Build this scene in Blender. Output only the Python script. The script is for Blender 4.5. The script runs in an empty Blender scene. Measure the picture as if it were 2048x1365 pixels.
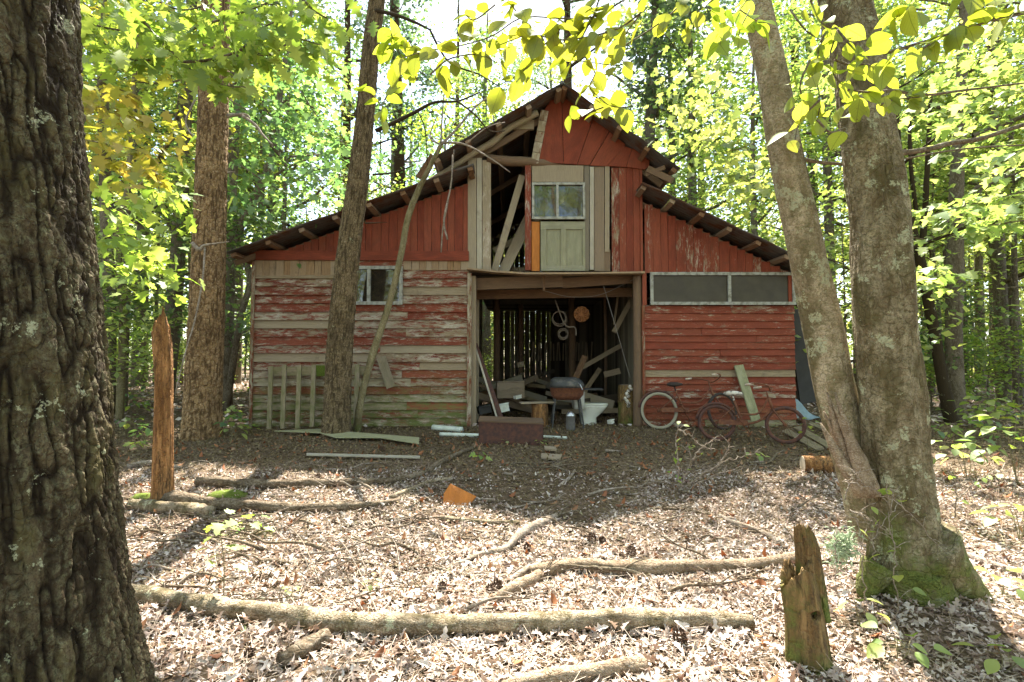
import bpy, math, random
import numpy as np
from mathutils import Vector, Matrix
random.seed(7); RS = np.random.RandomState(11)
R = math.radians
S = bpy.context.scene
COL = S.collection
# ---------------------------------------------------------------- camera
FPX = 1040.0; CX, CY = 1024.0, 682.5; CAMZ = 1.4; PITCH = math.atan(40/FPX)
cam = bpy.data.cameras.new('camera'); camo = bpy.data.objects.new('camera', cam); COL.objects.link(camo)
camo.location = (0, 0, CAMZ); camo.rotation_euler = (math.pi/2 + PITCH, 0, 0)
cam.sensor_width = 36; cam.lens = 36*FPX/2048; cam.clip_start = .05; cam.clip_end = 600
S.camera = camo
# ---------------------------------------------------------------- sky, sun, exposure
SUNV = Vector((-.28, -3.95, -5.80)).normalized()
ELEV = math.asin(-SUNV.z); AZ = math.atan2(-SUNV.x, -SUNV.y)
W = bpy.data.worlds.new("World"); S.world = W; W.use_nodes = True
nt = W.node_tree; nt.nodes.clear()
sky = nt.nodes.new('ShaderNodeTexSky'); sky.sky_type = 'NISHITA'; sky.sun_disc = False
sky.sun_elevation = ELEV; sky.sun_rotation = AZ; sky.air_density = 1.0; sky.dust_density = 1.0
bg = nt.nodes.new('ShaderNodeBackground'); bg.inputs[1].default_value = .12
ow = nt.nodes.new('ShaderNodeOutputWorld')
tc = nt.nodes.new('ShaderNodeTexCoord'); cn = nt.nodes.new('ShaderNodeTexNoise'); cn.inputs['Scale'].default_value = 5.5
cn.inputs['Detail'].default_value = 6
cr = nt.nodes.new('ShaderNodeMapRange'); cr.inputs['From Min'].default_value = .42; cr.inputs['From Max'].default_value = .68
cm = nt.nodes.new('ShaderNodeMix'); cm.data_type = 'RGBA'; cm.inputs['B'].default_value = (3.4, 3.5, 3.7, 1)
nt.links.new(tc.outputs['Generated'], cn.inputs['Vector']); nt.links.new(cn.outputs['Fac'], cr.inputs['Value'])
nt.links.new(cr.outputs['Result'], cm.inputs['Factor']); nt.links.new(sky.outputs[0], cm.inputs['A'])
nt.links.new(cm.outputs['Result'], bg.inputs[0]); nt.links.new(bg.outputs[0], ow.inputs[0])
sl = bpy.data.lights.new('sun', 'SUN'); sl.energy = 5.0; sl.angle = R(.5); sl.color = (1, .94, .84)
so = bpy.data.objects.new('sun', sl); COL.objects.link(so); so.rotation_euler = SUNV.to_track_quat('-Z', 'Y').to_euler()
so.location = (2, 30, 40)
S.view_settings.view_transform = 'Standard'; S.view_settings.look = 'None'; S.view_settings.gamma = 1
S.view_settings.exposure = 2.38
S.render.engine = 'CYCLES'
S.cycles.max_bounces = 8; S.cycles.diffuse_bounces = 4; S.cycles.transmission_bounces = 5; S.cycles.transparent_max_bounces = 8
S.cycles.caustics_reflective = False; S.cycles.caustics_refractive = False
S.cycles.sample_clamp_indirect = 8
# ---------------------------------------------------------------- pixel -> world helpers
cp, sp = math.cos(PITCH), math.sin(PITCH)
def ray(px, py):
    u = (px-CX)/FPX; v = (CY-py)/FPX
    return np.array([u, cp - v*sp, sp + v*cp])
def P(px, py, Y):
    r = ray(px, py); t = Y/r[1]
    return np.array([r[0]*t, Y, CAMZ + r[2]*t])
def sst(a, b, x):
    t = np.clip((x-a)/(b-a), 0, 1); return t*t*(3-2*t)
# ---------------------------------------------------------------- noise
def _h(ix, iy, iz):
    n = (ix*374761393 + iy*668265263 + iz*2147483647 + 1013904223) & 0xffffffff
    n = ((n ^ (n >> 13))*1274126177) & 0xffffffff
    n = ((n ^ (n >> 15))*2246822519) & 0xffffffff
    return ((n ^ (n >> 16)) & 0xffffff)/float(0xffffff)
def vn(x, y, z=0.0):
    x, y, z = np.broadcast_arrays(np.asarray(x, float), np.asarray(y, float), np.asarray(z, float))
    ix, iy, iz = np.floor(x).astype(np.int64), np.floor(y).astype(np.int64), np.floor(z).astype(np.int64)
    fx, fy, fz = x-ix, y-iy, z-iz
    fx, fy, fz = fx*fx*(3-2*fx), fy*fy*(3-2*fy), fz*fz*(3-2*fz)
    o = 0
    for a in (0, 1):
        for b in (0, 1):
            for c in (0, 1):
                o = o + _h(ix+a, iy+b, iz+c)*(fx if a else 1-fx)*(fy if b else 1-fy)*(fz if c else 1-fz)
    return o
def fbm(x, y, z=0.0, o=4):
    s = 0; a = .5; f = 1.0
    for i in range(o):
        s = s + a*vn(np.asarray(x)*f+i*17.3, np.asarray(y)*f, np.asarray(z)*f); a *= .5; f *= 2.03
    return s
def worley(u, v, nu, seed=0):
    """u in cells (periodic nu), v in cells -> F1, F2, id"""
    iu, iv = np.floor(u).astype(np.int64), np.floor(v).astype(np.int64)
    F1 = np.full(u.shape, 9.); F2 = np.full(u.shape, 9.); ID = np.zeros(u.shape)
    for a in (-1, 0, 1):
        for b in (-1, 0, 1):
            cu, cv = iu+a, iv+b
            hx = _h(cu % nu, cv, np.full_like(cu, seed)); hy = _h(cu % nu, cv, np.full_like(cu, seed+7))
            d = np.sqrt((cu+hx-u)**2 + (cv+hy-v)**2)
            m = d < F1
            F2 = np.where(m, F1, np.minimum(F2, d)); ID = np.where(m, hx, ID); F1 = np.where(m, d, F1)
    return F1, F2, ID
def gz(x, y):
    x = np.asarray(x, float); y = np.asarray(y, float)
    b = .22*sst(3.3, 6.2, y)+.08*sst(6.2, 8.6, y)
    b = b + .10*(fbm(x*.35+5, y*.35, 0, 2)-.37) + .035*(fbm(x*1.6, y*1.6, 3, 3)-.43)
    b = b - .10*sst(2.5, 0, y) + .25*sst(5, 11, -x)*sst(8, 14, y)
    b = b + .12*np.exp(-((x-2.35)**2+(y-3.15)**2)/.3) + .05*np.exp(-((x+2.)**2+(y-2.0)**2)/.5)
    return b
def G(px, py, dz=0.0):
    r = ray(px, py); o = np.array([0, 0, CAMZ]); lo = .8; hi = 60.
    for t in np.arange(.8, 60, .05):
        p = o + r*t
        if p[2] < gz(p[0], p[1])+dz: hi = t; lo = t-.05; break
    for _ in range(20):
        m = (lo+hi)/2; p = o+r*m
        if p[2] < gz(p[0], p[1])+dz: hi = m
        else: lo = m
    return o + r*hi
# ---------------------------------------------------------------- mesh helpers
def tag(o, label=None, cat=None, group=None, kind=None):
    if label: o['label'] = label
    if cat: o['category'] = cat
    if group: o['group'] = group
    if kind: o['kind'] = kind
    return o
ORG = {}
def thing(name, label, cat, loc=(0, 0, 0), group=None):
    o = bpy.data.objects.new(name, None); COL.objects.link(o); o.location = tuple(loc); o.empty_display_size = .2
    ORG[o.name] = np.array(loc, float)
    return tag(o, label, cat, group)
class MB:
    def __init__(s): s.v = []; s.f = []; s.wc = []; s.rn = []; s.n = 0
    def add(s, v, f, wc=None, rn=(.5, .5, 0)):
        v = np.asarray(v, float); k = len(v)
        s.v.append(v); s.f.extend([tuple(i+s.n for i in q) for q in f]); s.n += k
        s.wc.append(np.asarray(wc, float) if wc is not None else v.copy())
        rn = np.asarray(rn, float); s.rn.append(np.tile(rn, (k, 1)) if rn.ndim == 1 else rn)
        return s
    def build(s, name, mat, parent=None, loc=None, smooth=False, attrs=True):
        V = np.concatenate(s.v); org = ORG[parent.name] if parent else (np.array(loc, float) if loc is not None else np.zeros(3))
        me = bpy.data.meshes.new(name); me.from_pydata((V-org).tolist(), [], s.f)
        if attrs:
            for nm, dat in (('wc', s.wc), ('rn', s.rn)):
                a = me.attributes.new(nm, 'FLOAT_VECTOR', 'POINT'); a.data.foreach_set('vector', np.concatenate(dat).astype(np.float32).ravel())
        return fin(name, me, mat, parent, org, smooth)
def fin(name, me, mat, parent, org, smooth):
    if smooth: me.polygons.foreach_set('use_smooth', [True]*len(me.polygons))
    me.materials.append(mat); me.update()
    o = bpy.data.objects.new(name, me); COL.objects.link(o)
    if parent: o.parent = parent; ORG[o.name] = ORG[parent.name]
    else: o.location = tuple(org); ORG[o.name] = np.array(org)
    return o
def npmesh(name, V, F, mat, parent=None, loc=None, smooth=False, attrs=None):
    """V (n,3), F (m,k)"""
    org = ORG[parent.name] if parent else (np.array(loc, float) if loc is not None else np.zeros(3))
    V = V-org; me = bpy.data.meshes.new(name); m, k = F.shape
    me.vertices.add(len(V)); me.vertices.foreach_set('co', V.astype(np.float32).ravel())
    me.loops.add(m*k); me.loops.foreach_set('vertex_index', F.astype(np.int32).ravel())
    me.polygons.add(m); me.polygons.foreach_set('loop_start', np.arange(0, m*k, k, dtype=np.int32))
    for nm, dat in (attrs or {}).items():
        a = me.attributes.new(nm, 'FLOAT', 'POINT'); a.data.foreach_set('value', dat.astype(np.float32).ravel())
    me.update(calc_edges=True)
    return fin(name, me, mat, parent, org, smooth)
def unit(v): v = np.asarray(v, float); return v/(np.linalg.norm(v)+1e-12)
def plank(mb, a, b, wd, w, t, peel=.5, hue=None, moss=0., n=1, jit=0., nrm=None, taper=1.0):
    """board from a to b, width along wd, thickness along the normal"""
    a = np.asarray(a, float); b = np.asarray(b, float); d = b-a; L = np.linalg.norm(d); d = d/L
    wd = np.asarray(wd, float); wd = unit(wd-d*np.dot(wd, d)); nv = np.cross(d, wd) if nrm is None else unit(nrm)
    hue = random.random() if hue is None else hue; off = random.uniform(0, 60)
    vs = []; wc = []; rn = []
    for i in range(n+1):
        c = a+(b-a)*i/n; ww = w*(1+(taper-1)*i/n)
        j = nv*random.uniform(-jit, jit)
        for sw, st in ((-1, -1), (1, -1), (1, 1), (-1, 1)):
            vs.append(c+wd*(sw*ww/2+random.uniform(-jit, jit)*.5)+nv*st*t/2+j)
            wc.append((L*i/n+off, sw*ww/2+off*.37, st*t/2)); 
            rn.append((peel, hue, moss if np.isscalar(moss) else moss[0]+(moss[1]-moss[0])*i/n))
    f = [(3, 2, 1, 0), tuple(4*n+q for q in (0, 1, 2, 3))]
    for i in range(n):
        for q in range(4):
            r = (q+1) % 4; f.append((4*i+q, 4*i+r, 4*i+4+r, 4*i+4+q))
    mb.add(vs, f, wc, np.array(rn))
def poly_slab(mb, pts, nrm, t, peel=.5, hue=.5, moss=0, udir=(0, 0, 1)):
    """flat polygon given thickness t along nrm"""
    pts = [np.asarray(p, float) for p in pts]; nrm = unit(nrm); n = len(pts); off = random.uniform(0, 50)
    u = unit(np.asarray(udir, float)-nrm*np.dot(udir, nrm)); w = np.cross(nrm, u)
    V = pts+[p+nrm*t for p in pts]
    wc = [(np.dot(p, u)+off, np.dot(p, w)+off*.3, 0) for p in V]
    f = [tuple(range(n-1, -1, -1)), tuple(range(n, 2*n))]+[(i, (i+1) % n, n+(i+1) % n, n+i) for i in range(n)]
    mb.add(V, f, wc, (peel, hue, moss))
def box(mb, c, s, rz=0., peel=.5, hue=.5, moss=0.):
    c = np.asarray(c, float); s = np.asarray(s, float)/2
    d = np.array([math.cos(rz), math.sin(rz), 0]); w = np.array([-math.sin(rz), math.cos(rz), 0])
    plank(mb, c-d*s[0], c+d*s[0], w, 2*s[1], 2*s[2], peel, hue, moss)
def spline(pts, n):
    p = np.asarray(pts, float); k = len(p)
    if k == 2: t = np.linspace(0, 1, n)[:, None]; return p[0]*(1-t)+p[1]*t
    q = np.vstack([2*p[0]-p[1], p, 2*p[-1]-p[-2]]); out = []
    for t in np.linspace(0, k-1-1e-9, n):
        i = int(t); f = t-i; a, b, c, d = q[i:i+4]
        out.append(.5*((2*b)+(-a+c)*f+(2*a-5*b+4*c-d)*f*f+(-a+3*b-3*c+d)*f**3))
    return np.array(out)
def tube(mb, pts, rad, seg=6, n=None, wob=0., cap=True, sm=True, rn=(.5, .5, 0), nz=0.):
    p = np.asarray(pts, float)
    r = np.full(len(p), float(rad)) if np.isscalar(rad) else np.asarray(rad, float)
    if len(r) != len(p): r = np.interp(np.linspace(0, 1, len(p)), np.linspace(0, 1, len(r)), r)
    if n:
        q = spline(np.column_stack([p, r]), n); p = q[:, :3]; r = np.maximum(q[:, 3], 1e-4)
    m = len(p); T = np.gradient(p, axis=0); T /= (np.linalg.norm(T, axis=1)[:, None]+1e-12)
    u = np.cross(T[0], [0, 0, 1] if abs(T[0][2]) < .9 else [0, 1, 0]); u = unit(u)
    V = []; WC = []; th = np.linspace(0, 2*math.pi, seg, endpoint=False); L = 0.; off = random.uniform(0, 40)
    for i in range(m):
        u = unit(u-T[i]*np.dot(u, T[i])); w = np.cross(T[i], u)
        if i: L += np.linalg.norm(p[i]-p[i-1])
        rr = r[i]*(1+wob*(RS.rand(seg)-.5)*2) if wob else np.full(seg, r[i])
        if nz: rr = rr*(1+nz*2*(fbm(np.cos(th)*1.3+L*7, np.sin(th)*1.3, L*5, 3)-.45)+nz*.8*(vn(np.cos(th)*3, np.sin(th)*3+5, L*40)-.5))
        V.append(p[i]+np.outer(rr*np.cos(th), u)+np.outer(rr*np.sin(th), w))
        WC.append(np.column_stack([np.full(seg, L+off), np.abs(th-math.pi)*r[i], rr*np.sin(th)]))
    f = [(i*seg+j, i*seg+(j+1) % seg, (i+1)*seg+(j+1) % seg, (i+1)*seg+j) for i in range(m-1) for j in range(seg)]
    if cap: f += [tuple(range(seg-1, -1, -1)), tuple((m-1)*seg+j for j in range(seg))]
    mb.add(np.concatenate(V), f, np.concatenate(WC), rn)
def loft(mb, rings, n=20, pw=2.0, cap=True, rn=(.5, .5, 0)):
    """rings of (cx, cy, z, rx, ry) superellipses"""
    th = np.linspace(0, 2*math.pi, n, endpoint=False); V = []
    for cx, cy, z, rx, ry in rings:
        c, s = np.cos(th), np.sin(th)
        V.append(np.column_stack([cx+rx*np.sign(c)*np.abs(c)**(2/pw), cy+ry*np.sign(s)*np.abs(s)**(2/pw), np.full(n, z)]))
    m = len(rings)
    f = [(i*n+j, i*n+(j+1) % n, (i+1)*n+(j+1) % n, (i+1)*n+j) for i in range(m-1) for j in range(n)]
    if cap: f += [tuple(range(n-1, -1, -1)), tuple((m-1)*n+j for j in range(n))]
    mb.add(np.concatenate(V), f, None, rn)
def torus(mb, c, Rr, r, ax=(0, 1, 0), n=36, seg=8):
    a = unit(ax); u = unit(np.cross(a, [0, 0, 1] if abs(a[2]) < .9 else [1, 0, 0])); w = np.cross(a, u)
    th = np.linspace(0, 2*math.pi, n, endpoint=False); ph = np.linspace(0, 2*math.pi, seg, endpoint=False); V = []
    for t in th:
        d = u*math.cos(t)+w*math.sin(t)
        for q in ph: V.append(np.asarray(c)+d*(Rr+r*math.cos(q))+a*r*math.sin(q))
    f = [(i*seg+j, ((i+1) % n)*seg+j, ((i+1) % n)*seg+(j+1) % seg, i*seg+(j+1) % seg) for i in range(n) for j in range(seg)]
    mb.add(V, f)
# ---------------------------------------------------------------- materials
class NT:
    def __init__(s, name):
        s.m = bpy.data.materials.new(name); s.m.use_nodes = True; s.t = s.m.node_tree; s.t.nodes.clear()
        s.out = s.t.nodes.new('ShaderNodeOutputMaterial')
    def n(s, ty, **kw):
        x = s.t.nodes.new('ShaderNode'+ty)
        for k, v in kw.items(): setattr(x, k, v)
        return x
    def l(s, a, b): s.t.links.new(a, b)
    def attr(s, nm): return s.n('Attribute', attribute_name=nm)
    def noise(s, vec, scale, detail=4, rough=.55, mp=None, dist=0):
        x = s.n('TexNoise'); x.inputs['Scale'].default_value = scale; x.inputs['Detail'].default_value = detail
        x.inputs['Roughness'].default_value = rough; x.inputs['Distortion'].default_value = dist
        if mp:
            g = s.n('Mapping'); g.inputs['Scale'].default_value = mp; s.l(vec, g.inputs['Vector']); vec = g.outputs[0]
        s.l(vec, x.inputs['Vector']); return x.outputs['Fac']
    def rng(s, v, a, b, c=0., d=1.):
        x = s.n('MapRange'); x.inputs['From Min'].default_value = a; x.inputs['From Max'].default_value = b
        x.inputs['To Min'].default_value = c; x.inputs['To Max'].default_value = d; s.l(v, x.inputs['Value']); return x.outputs[0]
    def math(s, op, a, b=None, c=None):
        x = s.n('Math', operation=op)
        for i, q in enumerate((a, b, c)):
            if q is None: continue
            if isinstance(q, (int, float)): x.inputs[i].default_value = q
            else: s.l(q, x.inputs[i])
        return x.outputs[0]
    def mix(s, f, a, b, bt='MIX'):
        x = s.n('Mix', data_type='RGBA', blend_type=bt)
        for k, q in (('Factor', f), ('A', a), ('B', b)):
            if isinstance(q, (int, float)): x.inputs[k].default_value = q
            elif isinstance(q, tuple): x.inputs[k].default_value = (*q, 1) if len(q) == 3 else q
            else: s.l(q, x.inputs[k])
        return x.outputs['Result']
    def ramp(s, f, stops):
        x = s.n('ValToRGB'); e = x.color_ramp.elements
        while len(e) < len(stops): e.new(.5)
        for el, (p, c) in zip(e, stops): el.position = p; el.color = (*c, 1)
        s.l(f, x.inputs[0]); return x.outputs[0]
    def bsdf(s, col, rough=.85, spec=.3, metal=0., bump=None, bd=.01, bs=1.0):
        b = s.n('BsdfPrincipled')
        if isinstance(col, tuple): b.inputs['Base Color'].default_value = (*col, 1)
        else: s.l(col, b.inputs['Base Color'])
        if isinstance(rough, (int, float)): b.inputs['Roughness'].default_value = rough
        else: s.l(rough, b.inputs['Roughness'])
        b.inputs['Specular IOR Level'].default_value = spec; b.inputs['Metallic'].default_value = metal
        if bump is not None:
            u = s.n('Bump'); u.inputs['Distance'].default_value = bd; u.inputs['Strength'].default_value = bs
            s.l(bump, u.inputs['Height']); s.l(u.outputs[0], b.inputs['Normal'])
        s.l(b.outputs[0], s.out.inputs[0]); return b
def wood_mat(name, paint=(.275, .054, .026), wa=(.42, .33, .215), wb=(.17, .115, .065), bare=0., moss=1.):
    isred = paint[0] > 4*paint[1]; s = NT(name); wc = s.attr('wc').outputs['Vector']; rn = s.n('SeparateXYZ'); s.l(s.attr('rn').outputs['Vector'], rn.inputs[0])
    peel, hue, mo = rn.outputs
    g = s.noise(wc, 6, 6, .7, (1.0, 26, 8)); g2 = s.noise(wc, 14, 5, .75, (2.2, 60, 10)); big = s.noise(wc, 2.2, 3, .6, (1.3, 4, 1)); med = s.noise(wc, 9, 5, .7, (1., 5.5, 2))
    wood = s.mix(s.rng(g, .32, .68), wb, wa)
    wood = s.mix(s.rng(g2, .5, .62, 0, .55), wood, tuple(c*.55 for c in wb))
    wood = s.mix(s.rng(hue, 0, 1, 0, .5), wood, (.44, .385, .29))
    red = s.mix(s.rng(big, .35, .65), paint, tuple(c*.62 for c in paint))
    red = s.mix(s.rng(hue, 0, 1, 0, .45), red, (paint[0]*1.2, paint[1]*1.8, paint[2]*1.9) if isred else tuple(c*1.12 for c in paint))
    red = s.mix(s.rng(g, .36, .56, .75, 0), red, (paint[0]*.42, paint[1]*.5, paint[2]*.5) if isred else tuple(c*.7 for c in paint))
    red = s.mix(s.rng(g2, .55, .66, 0, .5), red, (paint[0]*1.25, paint[1]*2.6, paint[2]*3.) if isred else tuple(c*.8 for c in paint))
    t = s.math('ADD', s.math('ADD', s.math('MULTIPLY', big, .45), s.math('MULTIPLY', med, .55)), s.math('ADD', s.math('MULTIPLY', g2, .4), s.math('MULTIPLY', s.noise(wc, 26, 4, .75, (1.4, 4, 2)), .2)))
    t = s.math('ADD', t, s.math('MULTIPLY', s.math('SUBTRACT', peel, .5), .62))
    mask = s.rng(t, .77, .83)
    # white undercoat showing at the rim of the flaked paint
    rim = s.math('MULTIPLY', s.rng(t, .66, .76), s.rng(s.noise(wc, 3, 3, .6, (1, 3, 1)), .46, .6))
    col = s.mix(rim, wood, (.56, .49, .39)) if not bare else wood
    if not bare: col = s.mix(mask, col, red)
    mf = s.math('MULTIPLY', mo, s.rng(s.noise(wc, 4, 5, .7, (1, 3, 1)), .38, .62))
    col = s.mix(mf, col, (.14, .155, .045))
    st = s.noise(wc, 3.5, 4, .7); col = s.mix(s.rng(st, .58, .8, 0, .55), col, (.06, .045, .03))
    h = s.math('ADD', s.math('MULTIPLY', g2, .6), s.math('ADD', s.math('MULTIPLY', g, .6), s.math('MULTIPLY', mask, .25)))
    s.bsdf(col, s.rng(mask, 0, 1, .92, .7), .25, 0, h, .009, 1.0); return s.m
M = {}
M['paint'] = wood_mat('peeling_red_paint')
M['raw'] = wood_mat('weathered_wood', bare=1., wa=(.39, .30, .185), wb=(.13, .08, .045))
M['brown'] = wood_mat('old_brown_wood', bare=1., wa=(.22, .115, .055), wb=(.06, .03, .016))
M['rustwood'] = wood_mat('red_brown_wood', bare=1., wa=(.30, .15, .07), wb=(.10, .045, .022))
M['tan'] = wood_mat('warm_tan_wood', bare=1., wa=(.42, .26, .13), wb=(.17, .09, .045))
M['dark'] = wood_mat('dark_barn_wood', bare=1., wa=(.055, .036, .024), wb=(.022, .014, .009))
M['green'] = wood_mat('faded_green_paint', paint=(.34, .325, .215), wa=(.36, .36, .26), wb=(.2, .19, .12))
M['white'] = wood_mat('flaking_white_paint', paint=(.46, .41, .32), wa=(.36, .33, .28), wb=(.2, .18, .15))
M['orange'] = wood_mat('orange_paint', paint=(.60, .215, .045), wa=(.5, .22, .06), wb=(.35, .12, .03))
M['pale'] = wood_mat('pale_green_board', bare=1., wa=(.42, .42, .24), wb=(.30, .30, .15))
def bark_mat(name, ca, cb, cc, lichen=.0, moss=.0, scale=1., vert=5., bd=.012, ridge=False, streak=0, lcol=(.47, .475, .31)):
    s = NT(name); tcn = s.n('TexCoord'); v = tcn.outputs['Object']
    a = s.noise(v, 9*scale, 7, .7, (1, 1, 1/vert)); b = s.noise(v, 30*scale, 6, .7, (1, 1, 2.2/vert)); c = s.noise(v, 3.1, 4, .6); d = s.noise(v, 90*scale, 3, .7)
    vo = s.n('TexVoronoi', feature='DISTANCE_TO_EDGE'); vo.inputs['Scale'].default_value = 16*scale
    mp = s.n('Mapping'); mp.inputs['Scale'].default_value = (1, 1, 1.3/vert*1.6)
    wv = s.n('Mix', data_type='VECTOR'); wv.inputs['Factor'].default_value = .12
    nx = s.n('TexNoise'); nx.inputs['Scale'].default_value = 8; s.l(v, nx.inputs['Vector'])
    s.l(v, mp.inputs['Vector']); s.l(mp.outputs[0], wv.inputs['A']); s.l(nx.outputs['Color'], wv.inputs['B']); s.l(wv.outputs['Result'], vo.inputs['Vector'])
    cell = s.rng(vo.outputs['Distance'], 0, .12)
    col = s.mix(s.rng(a, .40, .60), ca, cb); col = s.mix(s.rng(b, .48, .62, 0, .8), col, cc); col = s.mix(s.rng(d, .5, .62, 0, .6), col, tuple(x*.45 for x in ca))
    if lichen > .3:
        pa = s.noise(v, 5, 6, .7, (1, 1, .45)); col = s.mix(s.rng(pa, .5, .6, 0, .75), col, (.085, .07, .028))
    col = s.mix(s.rng(c, .45, .7, 0, .5), col, tuple(x*.55 for x in ca))
    if streak:
        sk = s.noise(v, 11, 6, .7, (1, 1, .13)); col = s.mix(s.rng(sk, .52, .60, 0, streak), col, (.045, .032, .02)); sk2 = s.noise(v, 26, 5, .7, (1, 1, .1)); col = s.mix(s.rng(sk2, .52, .62, 0, .5), col, tuple(min(1, x*1.5) for x in cb))
    if ridge:
        ra = s.attr('ridge').outputs['Fac']; col = s.mix(s.rng(ra, .25, .85), tuple(x*.38 for x in ca), col)
    if lichen:
        l1 = s.noise(v, 7, 7, .74); l2 = s.noise(v, 44, 4, .75)
        lf = s.math('MULTIPLY', s.rng(l1, .645-.09*lichen, .66-.09*lichen), s.rng(l2, .40, .5))
        col = s.mix(s.math('MULTIPLY', lf, .85), col, s.mix(s.rng(l2, .4, .6), lcol, tuple(x*.72 for x in lcol)))
    if moss:
        sx = s.n('SeparateXYZ'); s.l(v, sx.inputs[0])
        mh = s.math('ADD', s.math('MULTIPLY', sx.outputs[2], -1.3), s.math('ADD', s.math('MULTIPLY', s.noise(v, 5, 5, .7), 2.6), -1.55+moss))
        col = s.mix(s.rng(mh, 0, .5), col, s.mix(s.rng(d, .4, .6), (.075, .09, .022), (.14, .16, .04)))
    h = s.math('ADD', s.math('ADD', s.math('MULTIPLY', a, .5), s.math('MULTIPLY', b, .5)), s.math('ADD', s.math('MULTIPLY', cell, .45), s.math('MULTIPLY', d, .15)))
    s.bsdf(col, .95, .15, 0, h, bd, 1.0); return s.m
M['bark_deep'] = bark_mat('furrowed_bark', (.05, .034, .019), (.115, .088, .05), (.175, .165, .095), .34, 0, 1.8, 3.5, .010, True)
M['bark_pine'] = bark_mat('pine_bark', (.18, .105, .05), (.36, .225, .11), (.46, .34, .20), .0, .25, 1.5, 2.2, .012, True)
M['bark_slim'] = bark_mat('scaly_brown_bark', (.12, .085, .045), (.22, .16, .09), (.33, .25, .15), .12, .1, 1.9, 2.2, .010, True)
M['bark_smooth'] = bark_mat('lichen_grey_bark', (.15, .11, .06), (.35, .295, .19), (.10, .085, .04), .72, 1.1, 1.4, 2.0, .012)
M['bark_lean'] = bark_mat('pale_lichen_bark', (.25, .19, .11), (.46, .38, .26), (.17, .15, .07), .95, .2, 1.3, 1.6, .009)
M['bark_far'] = bark_mat('woodland_bark', (.105, .08, .05), (.20, .16, .11), (.28, .235, .175), .1, 0, 1.0, 4, .01)
M['bark_green'] = bark_mat('smooth_sapling_bark', (.20, .17, .09), (.31, .27, .16), (.16, .12, .06), .35, .3, 1.5, 3., .004)
M['deadwood'] = bark_mat('rotting_orange_wood', (.20, .095, .035), (.38, .20, .08), (.12, .06, .03), .0, 0, 1.2, 8., .018, streak=.8)
M['mosswood'] = bark_mat('mossy_rotten_wood', (.14, .085, .035), (.24, .16, .07), (.08, .055, .03), .0, .75, 1.2, 5., .016, streak=.75)
M['darklog'] = bark_mat('dark_log_bark', (.085, .06, .035), (.20, .15, .10), (.30, .25, .19), .0, 0, 1.2, 1., .008)
M['rotlog'] = bark_mat('grey_rotten_wood', (.19, .125, .075), (.36, .27, .18), (.47, .39, .30), .0, 0, 2.4, 1., .006)
M['log'] = bark_mat('fallen_log_bark', (.15, .105, .06), (.40, .32, .215), (.52, .45, .34), .42, 0, 2.4, 1., .006)
M['stick'] = bark_mat('bare_grey_stick', (.23, .18, .13), (.42, .36, .30), (.15, .11, .08), 0, 0, 1.6, 1., .004)
def leaf_mat(name, c1, c2, c3, tr=.5, tmul=(1.5, 1.6, .8), rough=.55, gl=.06, veins=False, patch=None):
    s = NT(name); g = s.n('NewGeometry'); oi = s.n('ObjectInfo')
    r = s.math('FRACT', s.math('ADD', g.outputs['Random Per Island'], s.math('MULTIPLY', oi.outputs['Random'], .31)))
    col = s.ramp(r, [(0, c1), (.5, c2), (1, c3)])
    hs = s.n('HueSaturation'); s.l(s.math('ADD', s.math('MULTIPLY', oi.outputs['Random'], .03), .485), hs.inputs['Hue'])
    s.l(col, hs.inputs['Color']); s.l(s.math('ADD', s.math('MULTIPLY', oi.outputs['Random'], .3), .85), hs.inputs['Value']); col = hs.outputs[0]
    if patch:
        pv = s.n('TexCoord').outputs['Object']; col = s.mix(s.rng(s.noise(pv, 2.2, 5, .7), .46, .66, 0, .8), col, s.mix(1., col, patch, 'MULTIPLY'))
    if veins:
        lu, lv = s.attr('lu').outputs['Fac'], s.math('ABSOLUTE', s.attr('lv').outputs['Fac'])
        sv = s.math('PINGPONG', s.math('SUBTRACT', s.math('MULTIPLY', lu, 7), s.math('MULTIPLY', lv, 8)), .5)
        vf = s.math('MAXIMUM', s.rng(sv, .0, .09, .55, 0), s.rng(lv, .005, .022, .9, 0))
        col = s.mix(vf, col, (.16, .19, .02)); ob = s.n('TexCoord').outputs['Object']
        col = s.mix(s.rng(s.noise(ob, 22, 4, .7), .58, .72, 0, .6), col, (.36, .30, .05)); col = s.mix(s.rng(s.noise(ob, 90, 2, .5), .70, .74, 0, .8), col, (.12, .07, .02))
    d = s.n('BsdfDiffuse'); s.l(col, d.inputs[0]); t = s.n('BsdfTranslucent')
    s.l(s.mix(1., col, (*tmul,), 'MULTIPLY'), t.inputs[0])
    m = s.n('MixShader'); m.inputs[0].default_value = tr; s.l(d.outputs[0], m.inputs[1]); s.l(t.outputs[0], m.inputs[2])
    gs = s.n('BsdfGlossy'); gs.inputs['Roughness'].default_value = rough; gs.inputs[0].default_value = (.8, .85, .8, 1)
    m2 = s.n('MixShader'); m2.inputs[0].default_value = gl; s.l(m.outputs[0], m2.inputs[1]); s.l(gs.outputs[0], m2.inputs[2])
    s.l(m2.outputs[0], s.out.inputs[0]); return s.m
M['leaf'] = leaf_mat('woodland_leaves', (.15, .22, .055), (.26, .34, .08), (.44, .47, .15), .62, (1.45, 1.4, 1.))
M['leaf_deep'] = leaf_mat('deep_green_leaves', (.07, .13, .05), (.12, .20, .065), (.21, .29, .09), .6, (1.45, 1.5, 1.))
M['leaf_yel'] = leaf_mat('yellowing_leaves', (.30, .35, .05), (.40, .41, .06), (.48, .40, .08), .6, (1.3, 1.2, .7))
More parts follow.
